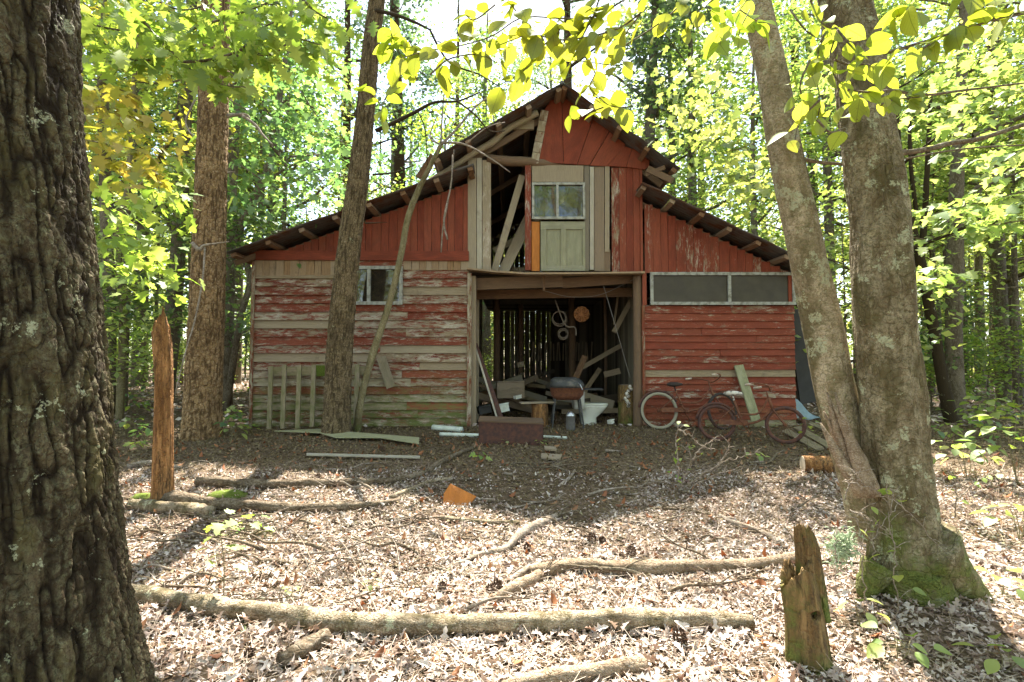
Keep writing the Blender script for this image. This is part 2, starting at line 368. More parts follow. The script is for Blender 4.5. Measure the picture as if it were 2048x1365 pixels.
M['leaf_oak'] = leaf_mat('bright_oak_leaves', (.16, .26, .04), (.27, .37, .06), (.40, .47, .11), .6, (1.3, 1.3, .8))
M['leaf_dog'] = leaf_mat('yellow_green_dogwood_leaves', (.20, .27, .03), (.28, .35, .035), (.38, .41, .06), .66, (1.25, 1.2, .7), .5, .05, True)
M['needle'] = leaf_mat('pine_needles', (.06, .10, .055), (.10, .15, .08), (.15, .20, .10), .35, (1.3, 1.4, 1), .4, .12)
M['litter'] = leaf_mat('dead_leaves', (.28, .19, .14), (.55, .46, .39), (.74, .67, .61), .12, (1, .8, .6), .6, .04, patch=(.55, .45, .38))
M['litter_dark'] = leaf_mat('shade_toned_trodden_leaves', (.085, .056, .027), (.145, .10, .052), (.25, .19, .11), .1, (1, .8, .6), .6, .03)  # partly trodden tone, partly the barn's shade put into the leaf colour
M['litter_red'] = leaf_mat('red_brown_dead_leaves', (.22, .07, .03), (.32, .12, .05), (.27, .17, .10), .15, (1, .8, .6), .6, .03)
M['straw'] = leaf_mat('pine_straw', (.26, .16, .10), (.44, .33, .25), (.60, .51, .43), .0, (1, 1, 1), .5, .04, patch=(.5, .4, .33))
def plain(name, col, rough=.6, metal=0., spec=.4, var=.25, sc=12, bump=.002, col2=None, lo=.4, hi=.65):
    s = NT(name); v = s.n('TexCoord').outputs['Object']; a = s.noise(v, sc, 6, .65)
    c = s.mix(s.rng(a, lo, hi), col, col2 or tuple(x*(1-var) for x in col))
    s.bsdf(c, rough, spec, metal, a, bump, .8); return s.m
M['tin'] = plain('rusted_roof_metal', (.13, .12, .115), .6, .35, .4, 0, 3.5, .002, (.12, .055, .03), .45, .62)
M['rust'] = plain('rusty_steel', (.13, .055, .035), .85, .2, .3, 0, 25, .002, (.22, .09, .045))
M['rustdark'] = plain('dark_rusty_steel', (.07, .04, .035), .8, .2, .3, 0, 20, .002, (.14, .06, .04))
M['tyre'] = plain('perished_black_rubber', (.055, .045, .04), .9, 0, .2, .4, 30)
M['whitewall'] = plain('dirty_whitewall_rubber', (.27, .245, .18), .85, 0, .2, 0, 18, .001, (.30, .27, .20))
M['grip'] = plain('dirty_cream_plastic', (.55, .47, .38), .6, 0, .4, 0, 20, .001, (.36, .26, .18))
M['vinyl'] = plain('split_vinyl', (.58, .54, .46), .6, 0, .4, 0, 22, .003, (.10, .08, .06), .5, .6)
M['porcelain'] = plain('dusty_porcelain', (.66, .66, .58), .25, 0, .5, 0, 6, .0005, (.46, .45, .36), .5, .75)
M['aluminium'] = plain('dull_aluminium', (.55, .56, .57), .35, .85, .5, .3, 10, .001)
M['black'] = plain('sooty_black_enamel', (.05, .05, .048), .6, .2, .4, 0, 9, .001, (.15, .13, .11), .5, .7)
M['pvc'] = plain('dirty_white_plastic_pipe', (.62, .66, .58), .5, 0, .4, 0, 7, .0005, (.42, .45, .38), .5, .7)
M['frame'] = plain('grey_white_window_frame', (.34, .34, .30), .7, 0, .3, 0, 12, .001, (.17, .16, .13), .45, .6)
M['tarp'] = plain('pale_blue_tarp', (.24, .32, .36), .6, 0, .3, .3, 5, .004)
M['panel'] = plain('weathered_grey_panel', (.05, .048, .045), .8, 0, .3, .3, 3, .002)
M['cut'] = plain('cut_wood_face', (.62, .52, .38), .85, 0, .2, .25, 9, .004)
M['rope'] = plain('grimy_rope', (.30, .25, .2), .9, 0, .1, .4, 50, .003)
M['cone'] = plain('pine_cone', (.09, .055, .035), .9, 0, .2, .4, 40, .003)
M['wicker'] = plain('orange_wicker', (.42, .19, .08), .8, 0, .2, .4, 30, .004)
M['red'] = plain('red_plastic', (.6, .04, .05), .4)
M['steel'] = plain('old_wire', (.32, .30, .28), .5, .6, .4, .3, 30, 0)
M['lichen'] = plain('pale_lichen', (.40, .48, .30), .95, 0, .1, .3, 60, .004)
M['moss'] = plain('moss', (.12, .155, .03), .98, 0, .05, .4, 60, .01)
def glass(name, tint, rough, tr):
    s = NT(name); a = s.n('BsdfTransparent'); a.inputs[0].default_value = (*tint, 1); g = s.n('BsdfGlossy'); g.inputs['Roughness'].default_value = rough
    g.inputs[0].default_value = (.9, .9, .9, 1)
    v = s.n('TexCoord').outputs['Object']; d = s.n('BsdfDiffuse'); d.inputs[0].default_value = (.075, .06, .04, 1)
    dm = s.n('MixShader'); s.l(s.rng(s.noise(v, 5, 5, .7), .35, .75, tr, tr+.35), dm.inputs[0]); s.l(a.outputs[0], dm.inputs[1]); s.l(d.outputs[0], dm.inputs[2])
    bm = s.n('Bump'); bm.inputs['Distance'].default_value = .004; s.l(s.noise(v, 1.6 if rough < .1 else 40, 3, .5), bm.inputs['Height']); s.l(bm.outputs[0], g.inputs['Normal'])
    fr = s.n('Fresnel'); fr.inputs[0].default_value = 1.52
    m = s.n('MixShader'); s.l(s.math('ADD', s.math('MULTIPLY', fr.outputs[0], 1.2 if rough < .1 else .6), .03 if rough < .1 else .0), m.inputs[0]); s.l(dm.outputs[0], m.inputs[1]); s.l(g.outputs[0], m.inputs[2])
    s.l(m.outputs[0], s.out.inputs[0]); return s.m
M['glass'] = glass('grimy_window_glass', (.6, .63, .56), .04, .28)
M['frame2'] = plain('pale_aluminium_window_frame', (.36, .36, .31), .6, 0, .3, 0, 12, .001, (.20, .19, .16), .46, .6)
M['obscure'] = glass('dusty_patterned_glass', (.3, .27, .2), .35, .55)
def ground_mat():
    s = NT('leaf_mould'); v = s.n('TexCoord').outputs['Object']
    a = s.noise(v, 28, 8, .75); b = s.noise(v, 1.3, 4, .6); vo = s.n('TexVoronoi'); vo.inputs['Scale'].default_value = 30; s.l(v, vo.inputs['Vector'])
    c = s.ramp(a, [(.28, (.035, .024, .014)), (.48, (.12, .085, .05)), (.62, (.21, .155, .10)), (.8, (.34, .27, .19))])
    sep = s.n('SeparateColor'); s.l(vo.outputs['Color'], sep.inputs[0])
    c = s.mix(s.rng(sep.outputs[0], .55, 1, 0, .6), c, (.33, .24, .17)); c = s.mix(s.rng(b, .35, .65, 0, .45), c, (.07, .045, .028))
    s.bsdf(c, .95, .1, 0, s.math('ADD', a, s.math('MULTIPLY', vo.outputs['Distance'], .6)), .03, 1.); return s.m
M['ground'] = ground_mat()
# ---------------------------------------------------------------- ground
def grid_axis(parts):
    out = []
    for a, b, n in parts: out += list(np.linspace(a, b, n, endpoint=False))
    return np.array(out+[parts[-1][1]])
gx = grid_axis([(-150, -30, 14), (-30, -8, 44), (-8, 8, 260), (8, 30, 44), (30, 150, 14)])
gy = grid_axis([(-40, 0, 20), (0, 9, 170), (9, 25, 80), (25, 220, 40)])
XX, YY = np.meshgrid(gx, gy); ZZ = gz(XX, YY)+np.where((np.abs(XX) < 8) & (YY < 9), .018*(fbm(XX*9, YY*9, 1, 3)-.44), 0)
nx_, ny_ = len(gx), len(gy); ii = (np.arange(ny_-1)[:, None]*nx_+np.arange(nx_-1)[None]).ravel()
tag(npmesh('ground', np.column_stack([XX.ravel(), YY.ravel(), ZZ.ravel()]), np.column_stack([ii, ii+1, ii+1+nx_, ii+nx_]), M['ground'], smooth=True), kind='structure')
# ---------------------------------------------------------------- leaf scatter
def rotm(yaw, tilt, roll):
    cy_, sy_ = np.cos(yaw), np.sin(yaw); ct, st = np.cos(tilt), np.sin(tilt); cr_, sr_ = np.cos(roll), np.sin(roll)
    z = np.zeros_like(yaw); o = np.ones_like(yaw)
    A = np.stack([np.stack([cy_, -sy_, z], -1), np.stack([sy_, cy_, z], -1), np.stack([z, z, o], -1)], -2)
    B = np.stack([np.stack([ct, z, st], -1), np.stack([z, o, z], -1), np.stack([-st, z, ct], -1)], -2)
    C_ = np.stack([np.stack([o, z, z], -1), np.stack([z, cr_, -sr_], -1), np.stack([z, sr_, cr_], -1)], -2)
    return A@B@C_
def scatter(tmpl, tris, pos, yaw, tilt, roll, sc):
    Rm = rotm(yaw, tilt, roll); V = np.einsum('nij,kj->nki', Rm, tmpl)*np.asarray(sc)[:, None, None]+pos[:, None, :]
    k = len(tmpl); F = tris[None]+np.arange(len(pos))[:, None, None]*k
    return V.reshape(-1, 3), F.reshape(-1, tris.shape[1])
# leaf templates: x is the length axis, origin at the stalk
T_DIA = (np.array([(0, 0, 0), (.45, .34, .05), (1, 0, -.04), (.5, -.34, .05)]), np.array([(0, 1, 2, 3)]))
def outline_leaf(half, fold=.15, droop=.12):
    """half: list of (x, y) along one side; fan of quads/tris about the midrib"""
    xs = [h[0] for h in half]; mid = [(x, 0, -droop*x*x) for x in xs]
    V = [(0, 0, 0)]+[(1, 0, -droop)]; L = [(x, y, fold*abs(y)-droop*x*x) for x, y in half]; Rr = [(x, -y, fold*abs(y)-droop*x*x) for x, y in half]
    n = len(half); V = [(0, 0, 0)]+mid+[(1, 0, -droop)]+L+Rr
    m0, tip, l0, r0 = 1, n+1, n+2, 2*n+2; F = [(0, m0, l0), (0, r0, m0)]
    for i in range(n-1):
        F += [(m0+i, m0+i+1, l0+i), (l0+i, m0+i+1, l0+i+1), (m0+i, r0+i, m0+i+1), (r0+i, r0+i+1, m0+i+1)]
    F += [(m0+n-1, tip, l0+n-1), (m0+n-1, r0+n-1, tip)]
    return np.array(V), np.array(F)
T_DOG = outline_leaf([(.06, .12), (.15, .22), (.28, .31), (.42, .35), (.56, .34), (.70, .27), (.82, .18), (.91, .09)], .24, .2)
T_OAK = outline_leaf([(.12, .05), (.22, .24), (.32, .10), (.44, .36), (.54, .13), (.68, .38), (.76, .12), (.9, .16)], .12, .15)
T_MAP = outline_leaf([(.04, .22), (.12, .45), (.30, .26), (.48, .55), (.58, .20), (.78, .20)], .10, .1)
T_DEAD = outline_leaf([(.12, .05), (.24, .22), (.36, .08), (.52, .30), (.64, .09), (.82, .15)], .75, .35)
T_DEAD2 = outline_leaf([(.15, .16), (.4, .26), (.7, .18)], -.8, -.3)
T_NEED = (np.array([(0, -.006, 0), (1, -.006, .08), (1, .006, .08), (0, .006, 0)]), np.array([(0, 1, 2, 3)]))
def dens_pts(n, xr, yr, ymax_w=1.25):
    x = RS.uniform(xr[0], xr[1], n*3); y = RS.uniform(yr[0], yr[1], n*3); k = np.abs(x) < y*ymax_w+1.2
    return x[k][:n], y[k][:n]
def litter(name, label, tm, mat, n, xr, yr, smin, smax, tilt, skip=None):
    x, y = dens_pts(n, xr, yr); z = gz(x, y)+RS.uniform(.004, .03, len(x))
    if skip is not None: k = skip(x, y); x, y, z = x[k], y[k], z[k]
    m = len(x); V, F = scatter(tm[0], tm[1], np.column_stack([x, y, z]), RS.uniform(0, 6.28, m), RS.normal(0, tilt, m), RS.normal(0, tilt*1.2, m), RS.uniform(smin, smax, m))
    tag(npmesh(name, V, F, mat), label, 'leaf litter', kind='stuff')
trod_shade = lambda x, y: (np.abs(x-.45-.12*np.sin(y*2)) > .95*sst(4.1, 5.2, y)+.3*sst(5, 6, y)) | (y < 4.2) | (RS.rand(len(x)) < .22)  # thins pale litter along a worn path shaped partly as the barn's shadow
oob = lambda x, y: ~((np.abs(x-.2) < 4.7) & (y > 8.75) & (y < 16))
litter('leaf_litter', 'pale curled dead leaves covering the near woodland floor', T_DEAD, M['litter'], 8500, (-3.5, 4), (1.2, 3.9), .03, .088, .45)
litter('leaf_litter', 'oval brown dead leaves mixed through the near floor', T_DEAD2, M['litter'], 17000, (-4.5, 5.5), (1.2, 5.7), .016, .055, .5, trod_shade)
litter('red_leaf_litter', 'scattered red brown dead leaves on the near floor', T_DEAD2, M['litter_red'], 1900, (-5, 6), (1.2, 8), .035, .085, .4)
litter('leaf_litter', 'trodden dead leaves in front of the barn, darkened for its shade', T_DEAD2, M['litter_dark'], 17000, (-10, 11), (5., 9), .018, .055, .35, lambda x, y: (y < 8.75) | (np.abs(x) > 4.7))
litter('leaf_fragments', 'fine crumbled leaf fragments over the whole near floor', T_DIA, M['litter'], 52000, (-4.5, 5.5), (1.2, 5.5), .009, .034, .4, trod_shade)
litter('leaf_fragments', 'crumbled leaf fragments before the barn, darkened for its shade', T_DIA, M['litter_dark'], 42000, (-7, 8), (3.2, 9), .012, .035, .35)
litter('leaf_litter', 'dead leaves over the floor of the wood behind', T_DIA, M['litter'], 34000, (-30, 30), (8.5, 32), .07, .15, .35, oob)
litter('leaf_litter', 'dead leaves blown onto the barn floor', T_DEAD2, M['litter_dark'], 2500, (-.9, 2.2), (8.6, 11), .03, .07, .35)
litter('pine_straw', 'dry pine straw strewn over the near floor', T_NEED, M['straw'], 44000, (-4.5, 5.5), (1.2, 6.0), .06, .17, .14, trod_shade)
litter('pine_straw', 'matted pine straw before the barn, darkened for its shade', T_NEED, M['litter_dark'], 26000, (-7, 8), (4.4, 9), .06, .16, .10)
# ---------------------------------------------------------------- barn
Y0 = 8.67; OV = .5; YB = 15.4; GB = .27
def Q(px, py): p = P(px, py, Y0); return p
XL, XM1, XM2, XR_ = Q(505, 700)[0], Q(940, 700)[0], Q(1284, 700)[0], Q(1588, 700)[0]
def qz(py): return Q(1024, py)[2]
RIDGE = (.80, 5.86); UL = (-1.28, 4.62); UR = (2.68, 4.46)
LT = (-.62, 4.56); LE = (-4.52, 3.12); RT = (2.08, 4.26); RE = (4.92, 2.86)
def ztop(x):
    """height of the underside of the front roof line at x"""
    if x < XM1+.05: a, b = LE, LT
    elif x < RIDGE[0]: a, b = UL, RIDGE
    elif x < XM2: a, b = RIDGE, UR
    else: a, b = RT, RE
    return a[1]+(b[1]-a[1])*(x-a[0])/(b[0]-a[0])-.13
barn = thing('barn', 'old red timber barn with peeling paint, open centre bay and rusted tin roof', 'barn', (.2, Y0, GB))
def vboards(mb, x0, x1, zb, zt, y=Y0, t=.022, w=.15, peel=(.5, .9), gap=.004, moss=0., grad=True, hue=None):
    x = x0
    while x < x1-.02:
        ww = min(w*random.uniform(.8, 1.2), x1-x); xc = x+ww/2
        b0 = zb(xc) if callable(zb) else zb; t0 = zt(xc) if callable(zt) else zt
        if t0-b0 > .03:
            plank(mb, (xc, y+random.uniform(-.004, .004), b0+random.uniform(-.008, .004)), (xc+random.uniform(-.004, .004), y, t0), (1, 0, 0), ww-gap-random.uniform(0, .004), t, random.uniform(*peel), hue, moss, 3, .0015)
        x += ww
def lap(mb, x0, x1, z0, z1, pitch, y=Y0, cut=None, peel=(.15, .8), mossf=None, lens=(1.2, 3.2)):
    z = z1; k = 0
    while z > z0+.02:
        zb = max(z-pitch*random.uniform(.93, 1.07), z0-.02); segs = [(x0, x1)]
        if cut and zb < cut[3]-.03 and z > cut[2]+.03: segs = [s_ for s_ in ((x0, cut[0]), (cut[1], x1)) if s_[1]-s_[0] > .05]
        for a, b in segs:
            x = a-random.uniform(0, .012)
            base = random.uniform(*peel)
            while x < b-.01:
                e = x+random.uniform(*lens); e = b+random.uniform(0, .012) if e > b-.45 else e
                mo = mossf((x+e)/2, (z+zb)/2) if mossf else 0
                j = random.uniform(-.004, .004); zc = (z+zb)/2
                pe = base*.5+random.uniform(*peel)*.5
                if random.random() < .08: pe = .9
                if random.random() < .07: pe = 0.08
                plank(mb, (x, y-.012+j, zc+j), (e-.003, y-.012+j, zc+random.uniform(-.006, .006)), (0, .25, 1), z-zb+.022, .02, pe, None, mo, max(2, int((e-x)/.35)), .003)
                x = e
        z = zb; k += 1
# left lean-to front
ms = MB(); WX0, WX1 = Q(697, 700)[0], Q(806, 700)[0]; WZ0, WZ1 = qz(611), qz(534)
mossL = lambda x, z: float(sst(qz(770), qz(835), -z+2*0)*0) if False else float(np.clip((qz(735)-z)/(qz(735)-qz(830)), 0, 1))*1.3
lap(ms, XL, XM1-.02, GB-.06, qz(541), .138, cut=(WX0, WX1, WZ0, WZ1), mossf=mossL, peel=(.34, .68))
ms.build('lap_siding', M['paint'], barn)
ms = MB(); vboards(ms, XL+.02, WX0+.02, qz(557), qz(522), Y0-.022, .02, .13, (0, 0)); o = ms.build('raw_boards', M['tan'], barn); tag(o, 'strip of bare brown boards above the siding left of the window'); ms = MB(); vboards(ms, WX1, XM1-.03, qz(541), qz(520), Y0-.022, .02, .12, (0, 0))
o = ms.build('raw_boards', M['tan'], barn); tag(o, 'strip of bare brown boards above the siding right of the window')
ms = MB(); plank(ms, (XL-.06, Y0-.055, qz(512)), (XM1-.02, Y0-.055, qz(514)), (0, 0, 1), .16, .03, .97, .2, 0, 8, .003); ms.build('fascia_board', M['paint'], barn)
ms = MB(); vboards(ms, XL+.05, XM1-.03, qz(507), ztop, Y0-.015, .02, .135, (.70, .93)); ms.build('board_siding', M['paint'], barn)
ms = MB(); plank(ms, (XL+.01, Y0-.04, GB-.05), (XL+.01, Y0-.04, qz(524)), (1, 0, 0), .05, .03, .5, None, .3, 6, .003); plank(ms, (XM1-.01, Y0-.045, GB-.08), (XM1-.005, Y0-.045, qz(548)), (1, 0, 0), .07, .05, .45, None, .2, 6, .003); ms.build('corner_board', M['paint'], barn)
# right lean-to front
ms = MB(); lap(ms, XM2+.02, XR_, GB-.06, qz(613), .117, peel=(.50, .84), mossf=lambda x, z: float(np.clip((qz(800)-z)/(qz(800)-qz(865)), 0, 1))*(.25+.7*(x > 3.6)), lens=(.9, 2.6)); ms.build('lap_siding', M['paint'], barn)
ms = MB(); vboards(ms, XM2+.05, XR_-.06, qz(546), ztop, Y0-.015, .02, .15, (.56, .86)); ms.build('board_siding', M['paint'], barn)
ms = MB(); plank(ms, (XR_-.05, Y0-.03, qz(612)), (XR_-.05, Y0-.03, qz(546)), (1, 0, 0), .09, .03, .9); ms.build('trim_board', M['paint'], barn); ms = MB(); plank(ms, (XM2+.04, Y0-.035, qz(612)), (XM2+.04, Y0-.035, qz(546)), (1, 0, 0), .07, .03, .85)
plank(ms, (XM2+.015, Y0-.04, GB-.05), (XM2+.015, Y0-.04, qz(612)), (1, 0, 0), .045, .04, .6, None, .2, 5, .002); ms.build('trim_board', M['paint'], barn)
def window(x0, x1, z0, z1, y, mull, gmat, fw=.045, fm=None):
    f = MB(); c = (z0+z1)/2
    plank(f, (x0, y-.02, z1-fw/2), (x1, y-.02, z1-fw/2), (0, 0, 1), fw, .04, .9, .5); plank(f, (x0, y-.022, z0+fw/2), (x1, y-.022, z0+fw/2), (0, 0, 1), fw, .05, .9, .5)
    for xx in [x0+fw/2, x1-fw/2]+mull: plank(f, (xx, y-.02, z0+fw), (xx, y-.02, z1-fw), (1, 0, 0), fw, .034, .9, .5)
    fo = f.build('window', fm or M['frame'], barn); e = [x0+fw]+sorted(mull)+[x1-fw]
    for a, b in zip(e[:-1], e[1:]):
        g = MB(); plank(g, ((a+b)/2, y+.004, z0+fw-.01), ((a+b)/2, y+.004, z1-fw+.01), (1, 0, 0), b-a-.004 if b-a > .05 else .05, .005); g.build('pane', gmat, fo)
    return fo
for zz_ in (WZ1+.035, WZ0-.045):
    ms = MB(); plank(ms, (WX0-.02, Y0-.018, zz_), (WX1+.02, Y0-.018, zz_), (0, 0, 1), .12, .03, .6, None, 0, 4, .002); ms.build('window_trim', M['paint'], barn)
window(WX0, WX1, WZ0, WZ1, Y0-.05, [Q(746, 0)[0]], M['glass'], .055, M['frame2'])
window(Q(1293, 0)[0], Q(1575, 0)[0], qz(611), qz(546), Y0-.03, [Q(1447, 0)[0]], M['obscure'], .05)
# centre bay, upper storey
def vb(px0, px1, py0, py1, mat, name, peel=.5, hue=.5, y=Y0-.02, t=.025, label=None, n=3):
    mb = MB(); plank(mb, Q((px0+px1)/2, py1)*[1, 0, 1]+[0, y, 0], Q((px0+px1)/2, py0)*[1, 0, 1]+[0, y, 0], (1, 0, 0), (px1-px0)/FPX*Y0, t, peel, hue, 0, n, .002)
    o = mb.build(name, M[mat], barn)
    if label: o['label'] = label
    return o
vb(936, 953, 318, 543, 'raw', 'wall_board', 0, .9); vb(954, 964, 318, 541, 'white', 'wall_board', .75, .9); vb(965, 982, 322, 543, 'paint', 'wall_board', .30, .6)
vb(1050, 1062, 332, 542, 'paint', 'door_post', .62, .3, Y0-.03, .06); vb(1063, 1167, 333, 366, 'raw', 'door_header', 0, .7, Y0-.03)
dw = MB()
x0, x1 = Q(1063, 0)[0], Q(1167, 0)[0]; zt_, zb_ = qz(368), qz(441)
window(x0, x1, zb_, zt_, Y0-.035, [Q(1113, 0)[0]], M['glass'], .04, M['frame2'])
# green panelled door
xa, xb, za, zc_ = Q(1080, 0)[0], Q(1167, 0)[0], qz(543), qz(445)
gd = MB(); yy = Y0-.03
plank(gd, (xa, yy, zc_-.065), (xb, yy, zc_-.065), (0, 0, 1), .13, .035, .75, .4); plank(gd, (xa, yy, za+.045), (xb, yy, za+.045), (0, 0, 1), .09, .035, .05, .3)
for xx, ww in ((xa+.045, .09), ((xa+xb)/2+.01, .09), (xb-.02, .04)): plank(gd, (xx, yy, za+.09), (xx, yy, zc_-.13), (1, 0, 0), ww, .033, .75, .4, .1)
ld = gd.build('loft_door', M['green'], barn)
gp = MB(); plank(gp, ((xa+xb)/2, yy+.012, za+.08), ((xa+xb)/2, yy+.012, zc_-.12), (1, 0, 0), xb-xa-.06, .012, .8, .6, .15, 2); gp.build('door_panel', M['green'], ld)
vb(1063, 1079, 445, 543, 'orange', 'orange_board', 1.0, .2, label='bright orange board beside the green loft door')
vb(1168, 1178, 333, 543, 'dark', 'door_post', 0, .8, Y0-.02); vb(1179, 1187, 336, 541, 'white', 'batten', .95, .9, Y0-.035); vb(1188, 1208, 335, 543, 'brown', 'wall_board', 0, .7)
vb(1209, 1218, 335, 505, 'raw', 'batten', 0, .8, Y0-.03); vb(1206, 1220, 500, 543, 'brown', 'wall_board', 0, .4, Y0-.01)
ms = MB(); vboards(ms, Q(1219, 0)[0], XM2-.02, qz(545), lambda x: qz(337), Y0-.02, .02, .13, (.55, .8)); plank(ms, (XM2-.0, Y0-.03, qz(545)), (XM2-.0, Y0-.03, qz(330)), (1, 0, 0), .04, .04, .9); ms.build('board_siding', M['paint'], barn)
# beam over the loft opening, ledge, gable
ms = MB(); tube(ms, [Q(975, 318)-[0, .03, 0], Q(1010, 324)-[0, .03, 0], Q(1062, 326)-[0, .03, 0], Q(1180, 332)+[0, .12, 0]], [.07, .085, .075, .06], 10, 10, .06, rn=(0, .3, 0)); ms.build('loft_beam', M['brown'], barn, smooth=True)
ms = MB()
pts = [Q(936, 541), Q(990, 547), Q(1050, 551), Q(1120, 551), Q(1284, 549)]
for a, b in zip(pts[:-1], pts[1:]): plank(ms, a-[0, .10, 0], b-[0, .10, 0], (0, 1, 0), .2, .03, .35, .6)
ms.build('loft_ledge', M['tan'], barn)
gab = MB()
def gp_(pts, hue, y=Y0-.04, peel=.88, ud=(.6, 0, 1)): poly_slab(gab, [Q(*p)*[1, 0, 1]+[0, y, 0] for p in pts], (0, -1, 0), .02, peel, hue, 0, ud)
gp_([(1087, 226), (1106, 198), (1122, 192), (1126, 330), (1073, 326)], .25, ud=(0, 0, 1))
gp_([(1123, 192), (1131, 190), (1185, 238), (1153, 332), (1127, 330)], .1, Y0-.038, .9)
gp_([(1186, 239), (1217, 266), (1178, 333), (1154, 332)], .5, Y0-.041, .86)
gp_([(1218, 267), (1249, 292), (1247, 298), (1213, 335), (1179, 334)], .9, Y0-.039, .92)
gp_([(1249, 296), (1262, 301), (1250, 337), (1214, 335)], .7, Y0-.042, .93)
gp_([(1263, 300), (1280, 306), (1297, 320), (1296, 336), (1288, 342), (1251, 337)], .95, Y0-.045, .96, (0, 0, 1))
gab.build('gable_siding', M['paint'], barn)
ms = MB()
for k in range(5):
    za_ = 226+k*21; plank(ms, Q(1087-4.1*k-4+6, za_)-[0, .075, 0], Q(1087-4.1*(k+1)-4+6, za_+20)-[0, .075, 0], (1, 0, 0), .13, .02, .3+.1*random.random(), random.random(), .1)
ms.build('patch_boards', M['paint'], barn); 
# brown loft stays left of the gable: the leaning pole that carries the roof edge
ms = MB(); pp = [(842, 372), (900, 338), (950, 305), (985, 285), (1010, 262), (1040, 245), (1075, 226)]
tube(ms, [P(a, b, Y0-.12) for a, b in pp], [.035, .045, .05, .06, .055, .055, .06], 9, 26, .07, rn=(0, .8, .2)); ms.build('roof_pole', M['raw'], barn, smooth=True)
ms = MB(); plank(ms, Q(1028, 250)+[0, .02, 0], Q(1068, 250)+[0, .02, 0], (0, 0, 1), .16, .06, 0, .9, .2); ms.build('prop_block', M['raw'], barn)
# diagonal boards in the loft opening
for a_ in (
    (Q(1045, 345)+[0, .15, 0], Q(988, 540)+[0, .12, 0], (1, 0, 0), .115, .03, .1, .9, 0, 4, .002),
    (Q(1058, 420)+[0, .45, 0], Q(1003, 540)+[0, .2, 0], (1, 0, 0), .14, .03, .25, .8, 0, 3, .002),
    (Q(1062, 440)+[0, .4, 0], Q(1014, 541)+[0, .16, 0], (1, 0, 0), .05, .02, 0, .9),
    (Q(985, 487)+[0, .6, 0], Q(1050, 455)+[0, .6, 0], (0, 0, 1), .1, .03, 0, .5),
    (Q(1115, 372)+[0, .7, 0], Q(1055, 452)+[0, .5, 0], (1, 0, 0), .12, .03, 0, .5),
    (Q(990, 528)+[0, .5, 0], Q(1060, 532)+[0, .5, 0], (0, 0, 1), .1, .05, 0, .4),
    ): ms = MB(); plank(ms, *a_); ms.build('loft_board', M['raw'], barn)
# roof planes
def roof_plane(name, a, b, yf, yb, n_sheet=9, label=None):
    """corrugated sheet from a=(x,z) low to b=(x,z) high, y from yf to yb"""
    a3 = np.array([a[0], 0, a[1]]); b3 = np.array([b[0], 0, b[1]]); L = np.linalg.norm(b3-a3); nv = unit(np.cross(b3-a3, [0, 1, 0])); nv = nv if nv[2] > 0 else -nv
    ny = int((yb-yf)/.028); nl = 9; ys = np.linspace(yf, yb, ny); V = []
    for side in (0, 1):
        for i in range(nl+1):
            base = a3+(b3-a3)*i/nl+nv*(.004 if side else 0)
            edge = -.02*np.abs(np.sin(ys*1.9+i*.7)) if i == 0 else 0
            h = .011*np.sin(ys*2*math.pi/.11)+.02*(vn(ys*.8, i*.9, 3)-.5)+.012*((ys/.66).astype(int) % 2)
            h = h+(-.03*sst(yf+.4, yf, ys)*vn(i*1.7, 2.2, 9))
            p = base[None]+np.outer(h, nv); p[:, 1] = ys; V.append(p)
    V = np.concatenate(V); F = []; o2 = (nl+1)*ny
    i0 = (np.arange(nl)[:, None]*ny+np.arange(ny-1)[None]).ravel()
    F = np.vstack([np.column_stack([i0, i0+1, i0+1+ny, i0+ny]), np.column_stack([i0+ny, i0+ny+1, i0+1, i0])+o2])
    jl = np.arange(ny-1); e = nl*ny
    F = np.vstack([F, np.column_stack([jl+o2, jl+1+o2, jl+1, jl]), np.column_stack([jl+e, jl+1+e, jl+1+e+o2, jl+e+o2])])
    kl = np.arange(nl)*ny; F = np.vstack([F, np.column_stack([kl, kl+ny, kl+ny+o2, kl+o2]), np.column_stack([kl+ny-1+o2, kl+2*ny-1+o2, kl+2*ny-1, kl+ny-1])])
    ro = npmesh('roof', V, F, M['tin'], barn, smooth=False)
    npur = max(3, int(L/.52)); 
    for k in range(npur+1):
        c = a3+(b3-a3)*(k+.12)/(npur+.25)-nv*.055; mb = MB(); yo = random.uniform(.02, .09); d = unit(b3-a3)
        plank(mb, c+[0, yf+yo, 0], c+[0, yb-.05, 0], d, .085, .06, 0, random.random(), 0, 6, .004); q = mb.build('purlin', M['rustwood'], ro)
    for yk in (Y0+.03, Y0+2.2, Y0+4.4, YB-.06):
        mb = MB(); plank(mb, a3+[0, yk, 0]-nv*.155+(b3-a3)*.03, b3+[0, yk, 0]-nv*.155-(b3-a3)*.02, nv, .10, .045, 0, .4)
        mb.build('rafter', M['brown'], ro)
    return ro
YF, YE = Y0-OV, YB+.4
roof_plane('roof', LE, LT, YF, YE); roof_plane('roof', RE, RT, YF, YE)
roof_plane('roof', UL, (RIDGE[0]-.01, RIDGE[1]), YF-.02, YE); roof_plane('roof', UR, (RIDGE[0]+.02, RIDGE[1]+.012), YF-.03, YE)
ms = MB(); 
for yk in np.linspace(YF, YE-.8, 10):
    tube(ms, [(RIDGE[0], yk, RIDGE[1]+.0), (RIDGE[0], yk+.8, RIDGE[1]+.005)], .035, 8)
ms.build('ridge_cap', M['tin'], barn)
